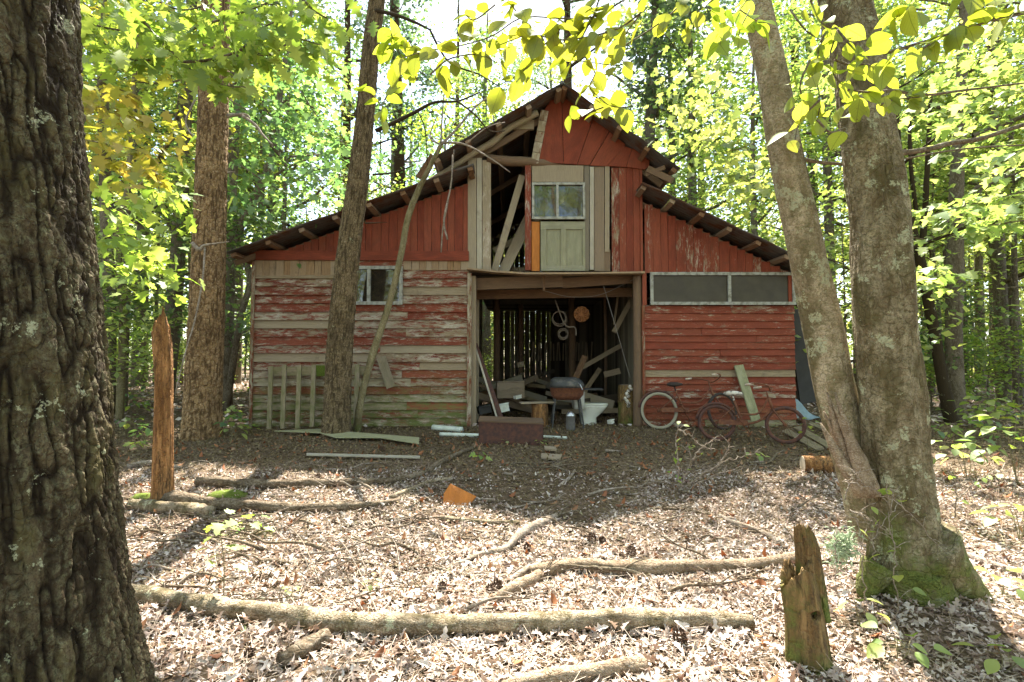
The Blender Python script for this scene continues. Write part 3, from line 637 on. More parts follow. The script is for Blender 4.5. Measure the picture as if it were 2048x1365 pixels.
for a_ in (
    (P(868, 312, Y0-.4), P(838, 358, Y0-.35), (1, 0, .2), .13, .03, 0, .1),
    (P(1295, 338, Y0-.25), P(1345, 362, Y0-.4), (0, 0, 1), .1, .05, 0, .3),
    (P(1292, 350, Y0-.2), P(1330, 335, Y0-.4), (0, 0, 1), .07, .03, 0, .3),
    (P(470, 527, Y0-.3), P(512, 512, Y0-.05), (0, 0, 1), .09, .03, 0, .2),
    ): ms = MB(); plank(ms, *a_); ms.build('broken_eave_board', M['brown'], barn)
# side walls, back wall and upper side walls
ms = MB()
def side_wall(mb, x, z0, z1, y0=Y0, y1=YB, gap=.012, peel=(.5, .9)):
    y = y0+.02
    while y < y1:
        w = random.uniform(.13, .19); plank(mb, (x, y+w/2, z0), (x, y+w/2, z1), (0, 1, 0), w-gap*random.random()*1.6, .02, random.uniform(*peel), None, .1); y += w
side_wall(ms, XL+.01, GB-.05, 3.02); ms.build('side_wall', M['paint'], barn); ms = MB(); side_wall(ms, XR_-.02, GB-.05, 2.83)
ms.build('side_wall', M['paint'], barn)
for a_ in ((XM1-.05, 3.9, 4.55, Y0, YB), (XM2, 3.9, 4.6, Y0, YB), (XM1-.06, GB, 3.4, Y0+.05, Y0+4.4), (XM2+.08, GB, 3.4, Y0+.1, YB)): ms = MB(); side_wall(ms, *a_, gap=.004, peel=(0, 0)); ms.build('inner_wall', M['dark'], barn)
ms = MB(); xx = XL
bd0, bd1 = P(956, 0, YB)[0], P(990, 0, YB)[0]
while xx < XR_:
    w = random.uniform(.12, .19)
    if not (bd0-.05 < xx+w/2 < bd1+.03):
        g_ = random.choice([.001, .001, .003, .006, .011]) if xx < P(1110, 0, YB)[0] else .001
        plank(ms, (xx+w/2, YB, GB-.05 if xx < 9 else 0), (xx+w/2, YB, ztop(xx+w/2)+.1), (1, 0, 0), w-g_, .02, 0, None)
    else: plank(ms, (xx+w/2, YB, P(1, 596, YB)[2]), (xx+w/2, YB, ztop(xx+w/2)+.1), (1, 0, 0), w-.003, .02, 0, None)
    xx += w
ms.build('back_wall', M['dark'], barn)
# loft floor and frame inside
ms = MB()
for k in range(22):
    ya = Y0+.12+k*.3; plank(ms, (XM1, ya, qz(548)+.02), (XM2, ya, qz(549)+.02), (0, 1, 0), .285, .03, 0, None)
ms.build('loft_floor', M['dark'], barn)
ms = MB(); zb_ = P(1000, 566, Y0+.25)[2]
plank(ms, (XM1, Y0+.18, qz(566)), (Q(1125, 0)[0], Y0+.18, qz(560)), (0, 0, 1), .2, .05, 0, .3, 0, 3, .004); plank(ms, (Q(1125, 0)[0], Y0+.24, qz(563)), (XM2, Y0+.24, qz(552)), (0, 0, 1), .17, .05, 0, .2)
plank(ms, (XM1, Y0+.7, qz(580)), (XM2, Y0+.7, qz(574)), (0, 0, 1), .16, .05, 0, .1)
plank(ms, Q(1088, 550)+[0, .05, 0], Q(1088, 582)+[0, .05, 0], (1, 0, 0), .04, .03, 0, .1); ms.build('header_beam', M['brown'], barn)
ms = MB(); tube(ms, [(XM2-.07, Y0+.04, GB-.1), (XM2-.06, Y0+.04, 1.4), (XM2-.06, Y0+.04, qz(552))], [.085, .078, .075], 12, 14, .05, rn=(0, .3, 0)); ms.build('corner_post', M['brown'], barn, smooth=True)
ms = MB(); plank(ms, (XM1+.06, Y0+.05, GB-.1), (XM1+.05, Y0+.05, qz(552)), (1, 0, 0), .09, .09, 0, .5, 0, 6, .003); plank(ms, P(953, 600, Y0+.9)*[1, 1, 0]+[0, 0, GB], P(953, 590, Y0+.9), (1, 0, 0), .1, .05, 0, .9); ms.build('corner_post', M['raw'], barn)
for px, Yp, w in ((1140, Y0+3.2, .16), (1040, Y0+4.6, .13), (993, Y0+3.6, .16), (1205, Y0+2.6, .07), (1225, Y0+5, .12)):
    ms = MB(); x = P(px, 0, Yp)[0]; tube(ms, [(x, Yp, GB-.1), (x+.02, Yp, 2), (x, Yp, qz(549))], w/2, 8, 8, .05, rn=(0, .3, 0)); ms.build('post', M['brown'], barn, smooth=True)
ms = MB(); plank(ms, P(1262, 602, Y0+1.2), P(1228, 665, Y0+.9), (1, 0, 0), .09, .04, 0, .3); plank(ms, P(1238, 575, Y0+1.6), P(1228, 650, Y0+1.6), (1, 0, 0), .04, .03, 0, .6); plank(ms, P(1262, 680, Y0+2), P(1165, 735, Y0+2), (0, 0, 1), .09, .03, 0, .5)
ms.build('brace', M['raw'], barn)
ms = MB()
for k in range(26):
    px = 1058+k*6.2; plank(ms, P(px, 722, YB-1.0), P(px+random.uniform(-3, 3), 685+random.uniform(-3, 3), YB-1.0), (1, 0, 0), .035, .02, 0, .8)
ms.build('slat_rack', M['raw'], barn)
# ---------------------------------------------------------------- things in and around the barn
def lean(name, label, cat, a, b, w, t, mat, wd=(1, 0, 0), peel=.5, hue=.5, moss=0., group=None, n=3):
    mb = MB(); plank(mb, a, b, wd, w, t, peel, hue, moss, n, .002); o = mb.build(name, M[mat], loc=a); return tag(o, label, cat, group)
# picket panel against the left wall
pk = thing('picket_panel', 'low mossy picket panel leaning on the left barn wall', 'fence panel', P(590, 860, Y0-.25))
for px, top, bot in ((541, 733, 868), (568, 731, 862), (598, 731, 862), (627, 730, 858), (655, 730, 858), (714, 730, 850)):
    mb = MB(); plank(mb, P(px-3, bot-4, Y0-.28), P(px+1, top, Y0-.1), (1, 0, 0), .07, .03, 0, .6, .75, 5, .002); mb.build('picket', M['raw'], pk)
mb = MB(); plank(mb, P(536, 743, Y0-.085), P(735, 741, Y0-.085), (0, 0, 1), .15, .025, 0, .5, .55, 5, .002); mb.build('rail', M['raw'], pk)
mb = MB(); plank(mb, P(632, 742, Y0-.105), P(653, 742, Y0-.105), (0, 0, 1), .18, .012, 0, .5, 1., 1); q = mb.build('rail', M['moss'], pk); q['label'] = 'bright moss covered piece of the rail'
lean('loose_board', 'short grey board hanging askew on the left siding', 'board', Q(784, 775)-[0, .07, 0], Q(764, 715)-[0, .07, 0], .15, .025, 'raw', hue=.9, moss=.3)
lean('loose_board', 'tall pale green board leaning on the wall behind the bicycles', 'board', P(1512, 842, Y0-.35), P(1477, 731, Y0-.06), .15, .03, 'pale', hue=.6, moss=.5)
# brown box
bx = G(1022, 889); bx[1] += .12
b = thing('wooden_chest', 'low dark brown wooden chest lying in front of the barn doorway', 'chest', bx)
mb = MB(); zt2 = .40; plank(mb, bx+[-.42, -.12, .12], bx+[.42, -.16, .09], (0, 0, 1), .36, .03, 0, .1, 0, 4, .003); plank(mb, bx+[-.42, .22, .15], bx+[.42, .2, .12], (0, 0, 1), .36, .03, 0, .1)
for sx in (-.42, .42): plank(mb, bx+[sx, -.12, .12], bx+[sx, .22, .12], (0, 0, 1), .35, .03, 0, .1)
mb.build('body', M['rustdark'], b)
mb = MB(); poly_slab(mb, [bx+[-.44, -.15, .30], bx+[.44, -.19, .27], bx+[.44, .25, .29], bx+[-.44, .25, .32]], (0, 0, 1), .02, 0, .2); mb.build('lid', M['brown'], b)
# planks leaning inside left jamb
for i, (a, c, lb) in enumerate(((P(1003, 838, Y0-.1), P(951, 688, Y0+.35), 'dark red plank leaning inside the left side of the doorway'), (P(994, 836, Y0-.16), P(949, 690, Y0+.25), 'narrow white edged plank leaning nearest the left door jamb'))):
    lean('leaning_plank', lb, 'plank', a, c, .07 if i == 0 else .03, .03, 'rustdark' if i == 0 else 'white', hue=.3, peel=.9)
# grill
g0 = P(1134, 842, Y0-.05); g0[2] = GB
gr = thing('barbecue_grill', 'old black barbecue grill with rusty bowl inside the doorway', 'grill', g0)
zm = P(0, 775, Y0-.05)[2]; gxw = .285
mb = MB(); loft(mb, [(g0[0], g0[1], zm, gxw, .22), (g0[0], g0[1], zm+.05, gxw*.99, .215), (g0[0]-.01, g0[1], zm+.10, gxw*.93, .19), (g0[0]-.02, g0[1], zm+.145, gxw*.78, .13), (g0[0]-.03, g0[1], zm+.165, gxw*.6, .06)], 28, 3); mb.build('lid', M['black'], gr, smooth=True)
mb = MB(); loft(mb, [(g0[0], g0[1], zm-.20, gxw*.72, .14), (g0[0], g0[1], zm-.12, gxw*.92, .2), (g0[0], g0[1], zm-.012, gxw*.98, .215), (g0[0], g0[1], zm-.002, gxw*1.02, .235)], 28, 3.4); mb.build('bowl', M['rust'], gr, smooth=True)
mb = MB(); box(mb, g0+[gxw+.14, 0, zm-g0[2]-.03], (.3, .3, .02)); mb.build('side_shelf', M['panel'], gr)
mb = MB(); tube(mb, [g0+[.16, -.22, zm-g0[2]+.08], g0+[.18, -.27, zm-g0[2]+.06], g0+[.22, -.27, zm-g0[2]-.02], g0+[.22, -.22, zm-g0[2]-.03]], .008, 6); mb.build('handle', M['aluminium'], gr)
for sx, sy in ((-1, -1), (1, -1), (1, 1), (-1, 1)):
    mb = MB(); tube(mb, [g0+[sx*.2, sy*.12, zm-g0[2]-.18], g0+[sx*.26, sy*.16, 0]], .014, 8); mb.build('leg', M['black'], gr)
# toilet
t0 = P(1180, 846, Y0+.3); t0[2] = GB-.01
to = thing('toilet', 'discarded dusty white toilet standing in the barn doorway', 'toilet', t0)
mb = MB(); loft(mb, [(t0[0]-.04, t0[1], t0[2], .16, .12), (t0[0]-.04, t0[1], t0[2]+.05, .15, .11), (t0[0]-.02, t0[1], t0[2]+.18, .13, .10), (t0[0]+.03, t0[1], t0[2]+.27, .19, .14), (t0[0]+.06, t0[1], t0[2]+.36, .235, .175), (t0[0]+.06, t0[1], t0[2]+.385, .24, .18)], 28, 2.3); mb.build('bowl', M['porcelain'], to, smooth=True)
mb = MB(); loft(mb, [(t0[0]+.06, t0[1], t0[2]+.388, .245, .185), (t0[0]+.06, t0[1], t0[2]+.405, .25, .19), (t0[0]+.06, t0[1], t0[2]+.42, .24, .18)], 28, 2.2); mb.build('seat', M['porcelain'], to, smooth=True)
mb = MB(); loft(mb, [(t0[0]-.20, t0[1], t0[2]+.33, .09, .2), (t0[0]-.21, t0[1], t0[2]+.5, .1, .22), (t0[0]-.21, t0[1], t0[2]+.62, .105, .23)], 24, 5); mb.build('tank', M['porcelain'], to, smooth=True)
# can, log stools, shelf plank
c0 = P(1141, 846, Y0-.45); c0[2] = gz(c0[0], c0[1])
mb = MB(); loft(mb, [(c0[0], c0[1], c0[2], .062, .062), (c0[0], c0[1], c0[2]+.03, .075, .075), (c0[0], c0[1], c0[2]+.22, .07, .07), (c0[0], c0[1], c0[2]+.225, .075, .075), (c0[0], c0[1], c0[2]+.25, .07, .07), (c0[0], c0[1], c0[2]+.30, .03, .03)], 20)
tag(mb.build('metal_canister', M['aluminium'], loc=c0, smooth=True), 'shiny silver metal canister on the ground before the grill', 'canister')
def stump(name, label, c, r, h, mat, top=None, cat='stump', wob=.06, lean_=(0, 0)):
    c = np.asarray(c, float); t = thing(name, label, cat, c); mb = MB(); tube(mb, [c+[0, 0, -.03], c+[lean_[0]*.5, lean_[1]*.5, h*.5], c+[lean_[0], lean_[1], h]], [r*1.08, r, r*.97], 18, 8, wob, rn=(0, .5, 0)); mb.build('bark', M[mat], t, smooth=True)
    mb = MB(); loft(mb, [(c[0]+lean_[0], c[1]+lean_[1], c[2]+h-.002, r*.93, r*.93), (c[0]+lean_[0], c[1]+lean_[1], c[2]+h+.006, r*.9, r*.9)], 18); mb.build('cut_face', M[top or 'cut'], t); return t
s0 = P(1080, 840, Y0+.05); s0[2] = GB; stump('log_stool', 'upright brown log block holding a plank left of the grill', s0, .14, .42, 'deadwood', 'brown', 'log block')
lean('shelf_plank', 'grey plank resting on top of the upright log block', 'plank', s0+[-.33, -.08, .44], s0+[.25, .0, .445], .2, .02, 'raw', (0, 1, 0), 0, .9)
s1 = P(1254, 848, Y0+.25); s1[2] = GB; stump('log_stool', 'tall rotten log block with white fungus beside the right door post', s1, .15, .72, 'mosswood', 'brown', 'log block')
mb = MB()
for k in range(9): 
    a = s1+[random.uniform(-.06, .05), -.15, .35+.04*k]; loft(mb, [(a[0], a[1]+.01, a[2], .02, .02), (a[0], a[1], a[2]+.03, .035, .025), (a[0], a[1]+.01, a[2]+.06, .015, .02)], 8)
tag(mb.build('bracket_fungus', M['vinyl'], loc=s1, smooth=True), 'white crust of fungus down the tall rotten log block', 'fungus')
# round wicker lid, rope coils, cords
w0 = P(1163, 629, Y0+1.2)
mb = MB()
for rr in (.05, .09, .13): torus(mb, w0, rr, .02, (0, 1, .1), 26, 6)
for k in range(6):
    a = k*math.pi/6; d = np.array([math.cos(a), 0, math.sin(a)])*.15; tube(mb, [w0-d+[0, -.02, 0], w0+d+[0, -.02, 0]], .018, 6)
tag(mb.build('wicker_mat', M['wicker'], loc=w0, smooth=True), 'round orange woven mat hanging high inside the barn', 'woven mat')
for k, (px, py, r1, lb) in enumerate(((1119, 637, .13, 'coil of old rope hanging left of the round woven mat'), (1127, 668, .09, 'smaller slack coil of cable hanging below the rope'))):
    mb = MB(); c = P(px, py, Y0+1.3)
    for q in range(5): torus(mb, c+[random.uniform(-.012, .012), .02*q, random.uniform(-.02, .02)], r1*random.uniform(.9, 1.1), .007, (.1*random.random(), 1, .1*random.random()), 26, 5)
    tag(mb.build('rope_coil', M['rope'], loc=c, smooth=True), lb, 'rope')
mb = MB(); tube(mb, [P(1110, 600, Y0+1.2), P(1130, 650, Y0+1.2), P(1150, 655, Y0+1.2), P(1152, 672, Y0+1.2)], .012, 6, 14); tag(mb.build('hose', M['rope'], loc=P(1110, 600, Y0+1.2), smooth=True), 'pale hose end draped over the rope coil', 'hose')
mb = MB(); tube(mb, [P(1205, 565, Y0+.3), P(1233, 660, Y0+.3), P(1260, 755, Y0+.3)], .004, 5, 10); tag(mb.build('cord', M['steel'], loc=P(1205, 565, Y0+.3)), 'thin pale cord slanting across the right of the doorway', 'cord')
mb = MB(); tube(mb, [P(1088, 582, Y0+.3), P(1140, 594, Y0+.4), P(1200, 590, Y0+.4), P(1266, 560, Y0+.2)], .004, 5, 14); tag(mb.build('cord', M['steel'], loc=P(1088, 582, Y0+.3)), 'sagging wire strung under the loft across the doorway', 'cord')
# debris pile inside
pile_lab = ['grey', 'brown', 'split', 'long', 'short', 'pale', 'broken', 'thin', 'dark', 'old']
for k in range(34):
    x = random.uniform(XM1+.25, XM2-.3); y = random.uniform(Y0+1.2, Y0+4.6); L = random.uniform(.4, 1.5); a = random.uniform(-.5, .5); hgt = .15+random.random()*.65*(1-abs(x-.4)/3)
    d = np.array([math.cos(a), random.uniform(-.5, .5), random.uniform(-.45, .45)])
    lean('scrap_timber', 'scrap timber in the dark pile at the back of the barn', 'timber', np.array([x, y, GB+hgt])-d*L/2, np.array([x, y, GB+hgt])+d*L/2, random.uniform(.06, .18), .03, random.choice(['brown', 'brown', 'raw', 'dark', 'dark']), (0, 0, 1), 0, None, 0, 'scrap timber piled inside the barn', 1)
lean('propped_board', 'orange brown board propped on the pile behind the grill', 'board', P(1146, 770, Y0+1.0), P(1170, 712, Y0+1.1), .11, .03, 'brown', hue=.1)
lean('propped_board', 'long tan board slanting up right behind the toilet', 'board', P(1165, 790, Y0+1.6), P(1200, 738, Y0+1.8), .09, .03, 'raw', hue=.1)
lean('propped_board', 'broken tan board lying at the right of the pile', 'board', P(1208, 750, Y0+1.3), P(1240, 742, Y0+1.3), .11, .03, 'raw', (0, 0, 1), hue=.3)
def clutter(name, lb, cat, px, py, Y, s, mat, tilt=.2):
    c = P(px, py, Y); mb = MB(); plank(mb, c+[-s[0]/2, 0, 0], c+[s[0]/2, .05, s[0]*tilt], (0, 0, 1), s[2], s[1], .6, .8, 0, 2, .004); plank(mb, c+[-s[0]/2, -.012, s[2]/2], c+[s[0]/2, .038, s[2]/2+s[0]*tilt], (0, 1, 0), s[1]+.02, .012, .6, .8); tag(mb.build(name, M[mat], loc=c), lb, cat)
clutter('plastic_tub', 'pale green plastic tub lying beside the leaning planks', 'tub', 1006, 818, Y0+.15, (.16, .14, .13), 'pvc'); clutter('paint_tin', 'small white tin in the clutter left of the log block', 'tin', 1035, 796, Y0+.4, (.1, .1, .05), 'porcelain')
clutter('feed_bag', 'crumpled grey bag at the foot of the left jamb', 'bag', 968, 822, Y0+.2, (.2, .2, .12), 'panel'); clutter('cream_box', 'small cream box on the pile near the back post', 'box', 1040, 731, Y0+2.5, (.14, .1, .1), 'raw')
clutter('carton', 'brown carton low in the clutter behind the chest', 'box', 1020, 780, Y0+1., (.5, .3, .3), 'brown', .02); clutter('white_jar', 'white jar lying by the right log block', 'jar', 1222, 845, Y0-.1, (.07, .07, .06), 'porcelain'); 
clutter('red_scrap', 'bright red plastic scrap behind the chest', 'scrap', 1072, 843, Y0-.35, (.12, .04, .03), 'red', .1)
# pipes and boards on the ground
def gtube(name, lb, cat, pts, r, mat, seg=10, n=None, wob=0., off=0., tapers=None, group=None, lift=1.0, smooth=True):
    rr = r if tapers is None else tapers
    ra = np.interp(np.linspace(0, 1, len(pts)), np.linspace(0, 1, np.size(rr)), np.atleast_1d(rr))
    w3 = [];
    for (p, q) in zip(pts, ra):
        g = G(p[0], p[1]) if len(p) < 3 else G(p[0], p[1], p[2])
        w3.append(g+[0, 0, q*lift+off])
    mb = MB(); tube(mb, w3, ra, seg, n or max(6, len(pts)*5), wob, rn=(0, .5, 0)); return tag(mb.build(name, M[mat], loc=w3[0], smooth=smooth), lb, cat, group)
gtube('plastic_pipe', 'thick white plastic pipe lying by the left doorway corner', 'pipe', [(866, 861), (924, 866)], .045, 'pvc'); gtube('plastic_pipe', 'thinner white pipe running under the brown chest', 'pipe', [(880, 873), (965, 876)], .03, 'pvc')
gtube('plastic_pipe', 'short white pipe end sticking out right of the chest', 'pipe', [(1078, 876), (1134, 879)], .02, 'pvc')
def gslab(name, lb, cat, px, mat, t=.02, off=.02, hue=.6, moss=0., tip=None):
    pts = [G(*p)+[0, 0, off] for p in px]
    if tip: pts = [p+[0, 0, h] for p, h in zip(pts, tip)]
    nv = unit(np.cross(pts[1]-pts[0], pts[2]-pts[0])); nv = nv if nv[2] > 0 else -nv
    mb = MB(); poly_slab(mb, pts, nv, t, .8, hue, moss, pts[1]-pts[0]); return tag(mb.build(name, M[mat], loc=pts[0]), lb, cat)
gslab('fallen_board', 'long pale green broken panel lying before the left wall', 'panel', [(548, 870), (640, 866), (700, 872), (838, 884), (838, 897), (760, 884), (672, 884), (640, 874)], 'pale', .012, .05, moss=.3)
gslab('wood_strip', 'thin pale strip of wood lying among the leaves', 'strip', [(613, 913), (840, 919), (840, 923), (613, 917)], 'white', .012, .03)
gslab('wood_scrap', 'upper small tan board scrap in front of the chest', 'board', [(1088, 903), (1112, 905), (1113, 911), (1090, 909)], 'raw', .02, .05); gslab('wood_scrap', 'lower small tan board scrap in front of the chest', 'board', [(1083, 913), (1124, 916), (1120, 925), (1082, 922)], 'raw', .02, .02)
p = G(915, 1010); mb = MB(); poly_slab(mb, [p+np.array(q) for q in ((-.125, 0, .0), (.10, -.02, -.01), (.165, .04, .06), (-.075, .10, .16), (-.13, .05, .08))], (0, -.8, .5), .015, 1, .1); tag(mb.build('orange_tile', M['orange'], loc=p), 'orange brown broken slab tilted up out of the sunny leaves', 'slab')
# log round at the right
lr = G(1636, 946); t = thing('log_round', 'pale sawn log round lying in the sun beyond the twin trunk', 'log', lr)
mb = MB(); a = lr+[-.13, .06, .08]; c = lr+[.15, .0, .08]; tube(mb, [a, (a+c)/2, c], .095, 18, 6, .02); mb.build('bark', M['deadwood'], t, smooth=True)
for e, s_ in ((a, -1), (c, 1)):
    mb = MB(); d = unit(c-a)*s_; tube(mb, [e, e+d*.004], .088, 18); mb.build('cut_face', M['cut'], t)
# right of the barn: leaning panel and tarp, boards
lean('leaning_board', 'tall dark grey panel leaning against the right end of the barn', 'panel', P(1622, 805, Y0+.4), P(1597, 618, Y0+.25), .42, .03, 'panel', (1, .15, 0)); lean('leaning_board', 'narrow dark board behind the grey panel at the barn end', 'board', P(1603, 815, Y0+.7), P(1600, 650, Y0+.55), .2, .03, 'dark', (1, .15, 0))
tp = P(1612, 838, Y0+.2); mb = MB(); n = 9; V = []; 
for i in range(n):
    for j in range(n):
        u, v = i/(n-1), j/(n-1); V.append(tp+[-.2+.48*u, .1*v, max(0, .42*v*(1-u)**1.2)+.02*math.sin(9*u+5*v)])
mb.add(V, [(i*n+j, i*n+n+j, i*n+n+j+1, i*n+j+1) for i in range(n-1) for j in range(n-1)]); o = mb.build('tarp', M['tarp'], loc=tp, smooth=True); tag(o, 'pale blue crumpled tarp at the right foot of the barn', 'tarp'); md = o.modifiers.new('thick', 'SOLIDIFY'); md.thickness = .004
for k, (a, b_) in enumerate((((1594, 862), (1660, 900)), ((1598, 845), (1670, 872)), ((1570, 868), (1640, 905)))):
    pa, pb = G(*a)+[0, 0, .05], G(*b_)+[0, 0, .04]; lean('ground_board', ('grey board on the ground running out from the barn corner', 'mossy board on the ground furthest from the bicycles', 'narrow board on the ground nearest the bicycle wheel')[k], 'board', pa, pb, .1, .03, 'raw', (0, 1, 0), hue=.8, moss=.3)
# ---------------------------------------------------------------- bicycles
def bicycle(label, Rw, wb, loc, yaw, lean_, steer, framem, tyrem, whitew, saddlem, scale=1.0):
    b = thing('bicycle', label, 'bicycle', (0, 0, 0), 'derelict bicycles by the right barn wall')
    def wheel(x, par, parname='wheel'):
        mb = MB(); tube(mb, [(x, -.04, Rw), (x, .04, Rw)], .022, 10); 
        for k in range(18):
            a = k*math.pi*2/18; tube(mb, [(x+.015*math.cos(a+1), (-1)**k*.03, Rw+.015*math.sin(a+1)), (x+(Rw-.03)*math.cos(a), 0, Rw+(Rw-.03)*math.sin(a))], .0022, 4, cap=False)
        w = mb.build(parname, M['rust'], par); mb = MB(); torus(mb, (x, 0, Rw), Rw-.04, .010); mb.build('rim', M[framem], w, smooth=True)
        mb = MB(); torus(mb, (x, 0, Rw), Rw-.022, .024); mb.build('tyre', M[tyrem], w, smooth=True)
        if whitew and x == 0:
            mb = MB(); torus(mb, (x, 0, Rw), Rw-.026, .0265, n=40); mb.build('whitewall', M['whitewall'], w, smooth=True)
        return w
    wheel(0, b)
    fb = np.array([.40*wb, 0, Rw-.02]); seat = np.array([.27*wb, 0, Rw+.32]); head = np.array([wb-.20, 0, Rw+.36]); hb = head+[.05, 0, -.14]
    mb = MB(); tube(mb, [fb, seat+[.0, 0, 0]], .015, 8)
    tube(mb, [fb, (fb+hb)/2+[.02, 0, -.05], hb], .016, 8, 14); tube(mb, [fb+(seat-fb)*.45, (fb+head)/2+[.03, 0, -.02], head], .014, 8, 14)
    tube(mb, [hb-[-.005, 0, .02], head+[0, 0, .02]], .02, 8)
    for s_ in (-1, 1): tube(mb, [(0, s_*.05, Rw), fb+[0, s_*.03, 0]], .009, 6); tube(mb, [(0, s_*.05, Rw), seat+[0, s_*.02, -.08]], .008, 6)
    mb.build('frame', M[framem], b, smooth=True)
    mb = MB(); th = np.linspace(.15*math.pi, .95*math.pi, 14); tube(mb, [(-(Rw+.02)*math.cos(t_)*-1, 0, Rw+(Rw+.02)*math.sin(t_)) for t_ in th], .02, 6); mb.build('mudguard', M['rustdark'], b, smooth=True)
    mb = MB(); loft(mb, [(seat[0]-.03, 0, seat[2]+.07, .05, .05), (seat[0]-.01, 0, seat[2]+.09, .13, .07), (seat[0]-.01, 0, seat[2]+.12, .12, .065), (seat[0]-.03, 0, seat[2]+.135, .07, .05)], 16); tube(mb, [seat, seat+[-.02, 0, .08]], .012, 6); mb.build('saddle', M[saddlem], b, smooth=True)
    mb = MB(); torus(mb, fb+[0, .05, 0], .075, .006); tube(mb, [fb-[0, .07, 0], fb+[0, .07, 0]], .014, 8); tube(mb, [fb+[0, .07, 0], fb+[.09, .07, -.12]], .008, 6); tube(mb, [fb+[0, -.07, 0], fb+[-.09, -.07, .12]], .008, 6)
    tube(mb, [fb+[.09, .05, -.12], fb+[.09, .13, -.12]], .018, 6); tube(mb, [fb+[-.09, -.13, .12], fb+[-.09, -.05, .12]], .018, 6); mb.build('crank', M['rust'], b, smooth=True)
    # chain guard
    mb = MB(); plank(mb, (.03, -.055, Rw+.01), fb+[.05, -.055, .03], (0, 0, 1), .07, .004); mb.build('chain_guard', M[framem], b)
    # fork, front wheel, handlebar turn about the head
    fk = bpy.data.objects.new('steering', None)
    mb = MB(); cs, sn = math.cos(steer), math.sin(steer)
    def st(p): p = np.array(p, float)-hb; return np.array([p[0]*cs-p[1]*sn, p[0]*sn+p[1]*cs, p[2]])+hb
    for s_ in (-1, 1): tube(mb, [st(hb+[0, s_*.03, 0]), st((hb+[wb, 0, Rw])/2+[0, s_*.045, 0]), st((wb, s_*.05, Rw))], .011, 6, 10)
    mb.build('fork', M[framem], b, smooth=True)
    w = MB(); tube(w, [st((wb, -.04, Rw)), st((wb, .04, Rw))], .022, 10); ax = st(hb+[0, 1, 0])-hb; c = st((wb, 0, Rw)); fx = st(hb+[1, 0, 0])-hb
    for k in range(18):
        a = k*math.pi*2/18; tube(w, [c, c+fx*(Rw-.03)*math.cos(a)+np.array([0, 0, (Rw-.03)*math.sin(a)])], .0022, 4, cap=False)
    wo = w.build('wheel', M['rust'], b); mb = MB(); torus(mb, c, Rw-.04, .01, ax); mb.build('rim', M[framem], wo, smooth=True)
    mb = MB(); torus(mb, c, Rw-.022, .024, ax); mb.build('tyre', M[tyrem], wo, smooth=True)
    mb = MB(); hs = head+[-.02, 0, .10]; tube(mb, [head, hs], .012, 8)
    L = [st(hs+[-.20, .30, .07]), st(hs+[-.07, .29, .09]), st(hs+[.05, .17, .06]), st(hs+[.05, 0, 0]), st(hs+[.05, -.17, .06]), st(hs+[-.07, -.29, .09]), st(hs+[-.20, -.30, .07])]
    tube(mb, L, .0105, 8, 30); h = mb.build('handlebar', M['rust'], b, smooth=True)
    for a_, c_ in ((L[0], L[1]), (L[6], L[5])): 
        mb = MB(); tube(mb, [a_+(a_-c_)*.15, a_+(c_-a_)*.7], .017, 8); mb.build('grip', M['grip'], h, smooth=True)
    b.location = tuple(loc); b.rotation_euler = (lean_, 0, yaw); b.scale = (1, 1, 1); return b
p1 = P(1320, 872, 8.33); p1[2] = gz(p1[0], p1[1])+.0
bicycle('rear bicycle with a white rimmed wheel leaning against the right siding', .30, 1.03, p1, R(-3), R(-9), R(25), 'rust', 'tyre', True, 'tyre')
p2 = P(1434, 890, 7.45); p2[2] = gz(p2[0], p2[1])-.0
bicycle('front rusty bicycle with split white saddle and cream grips', .255, .88, p2, R(-19), R(-7), R(-16), 'rust', 'rustdark', False, 'vinyl')
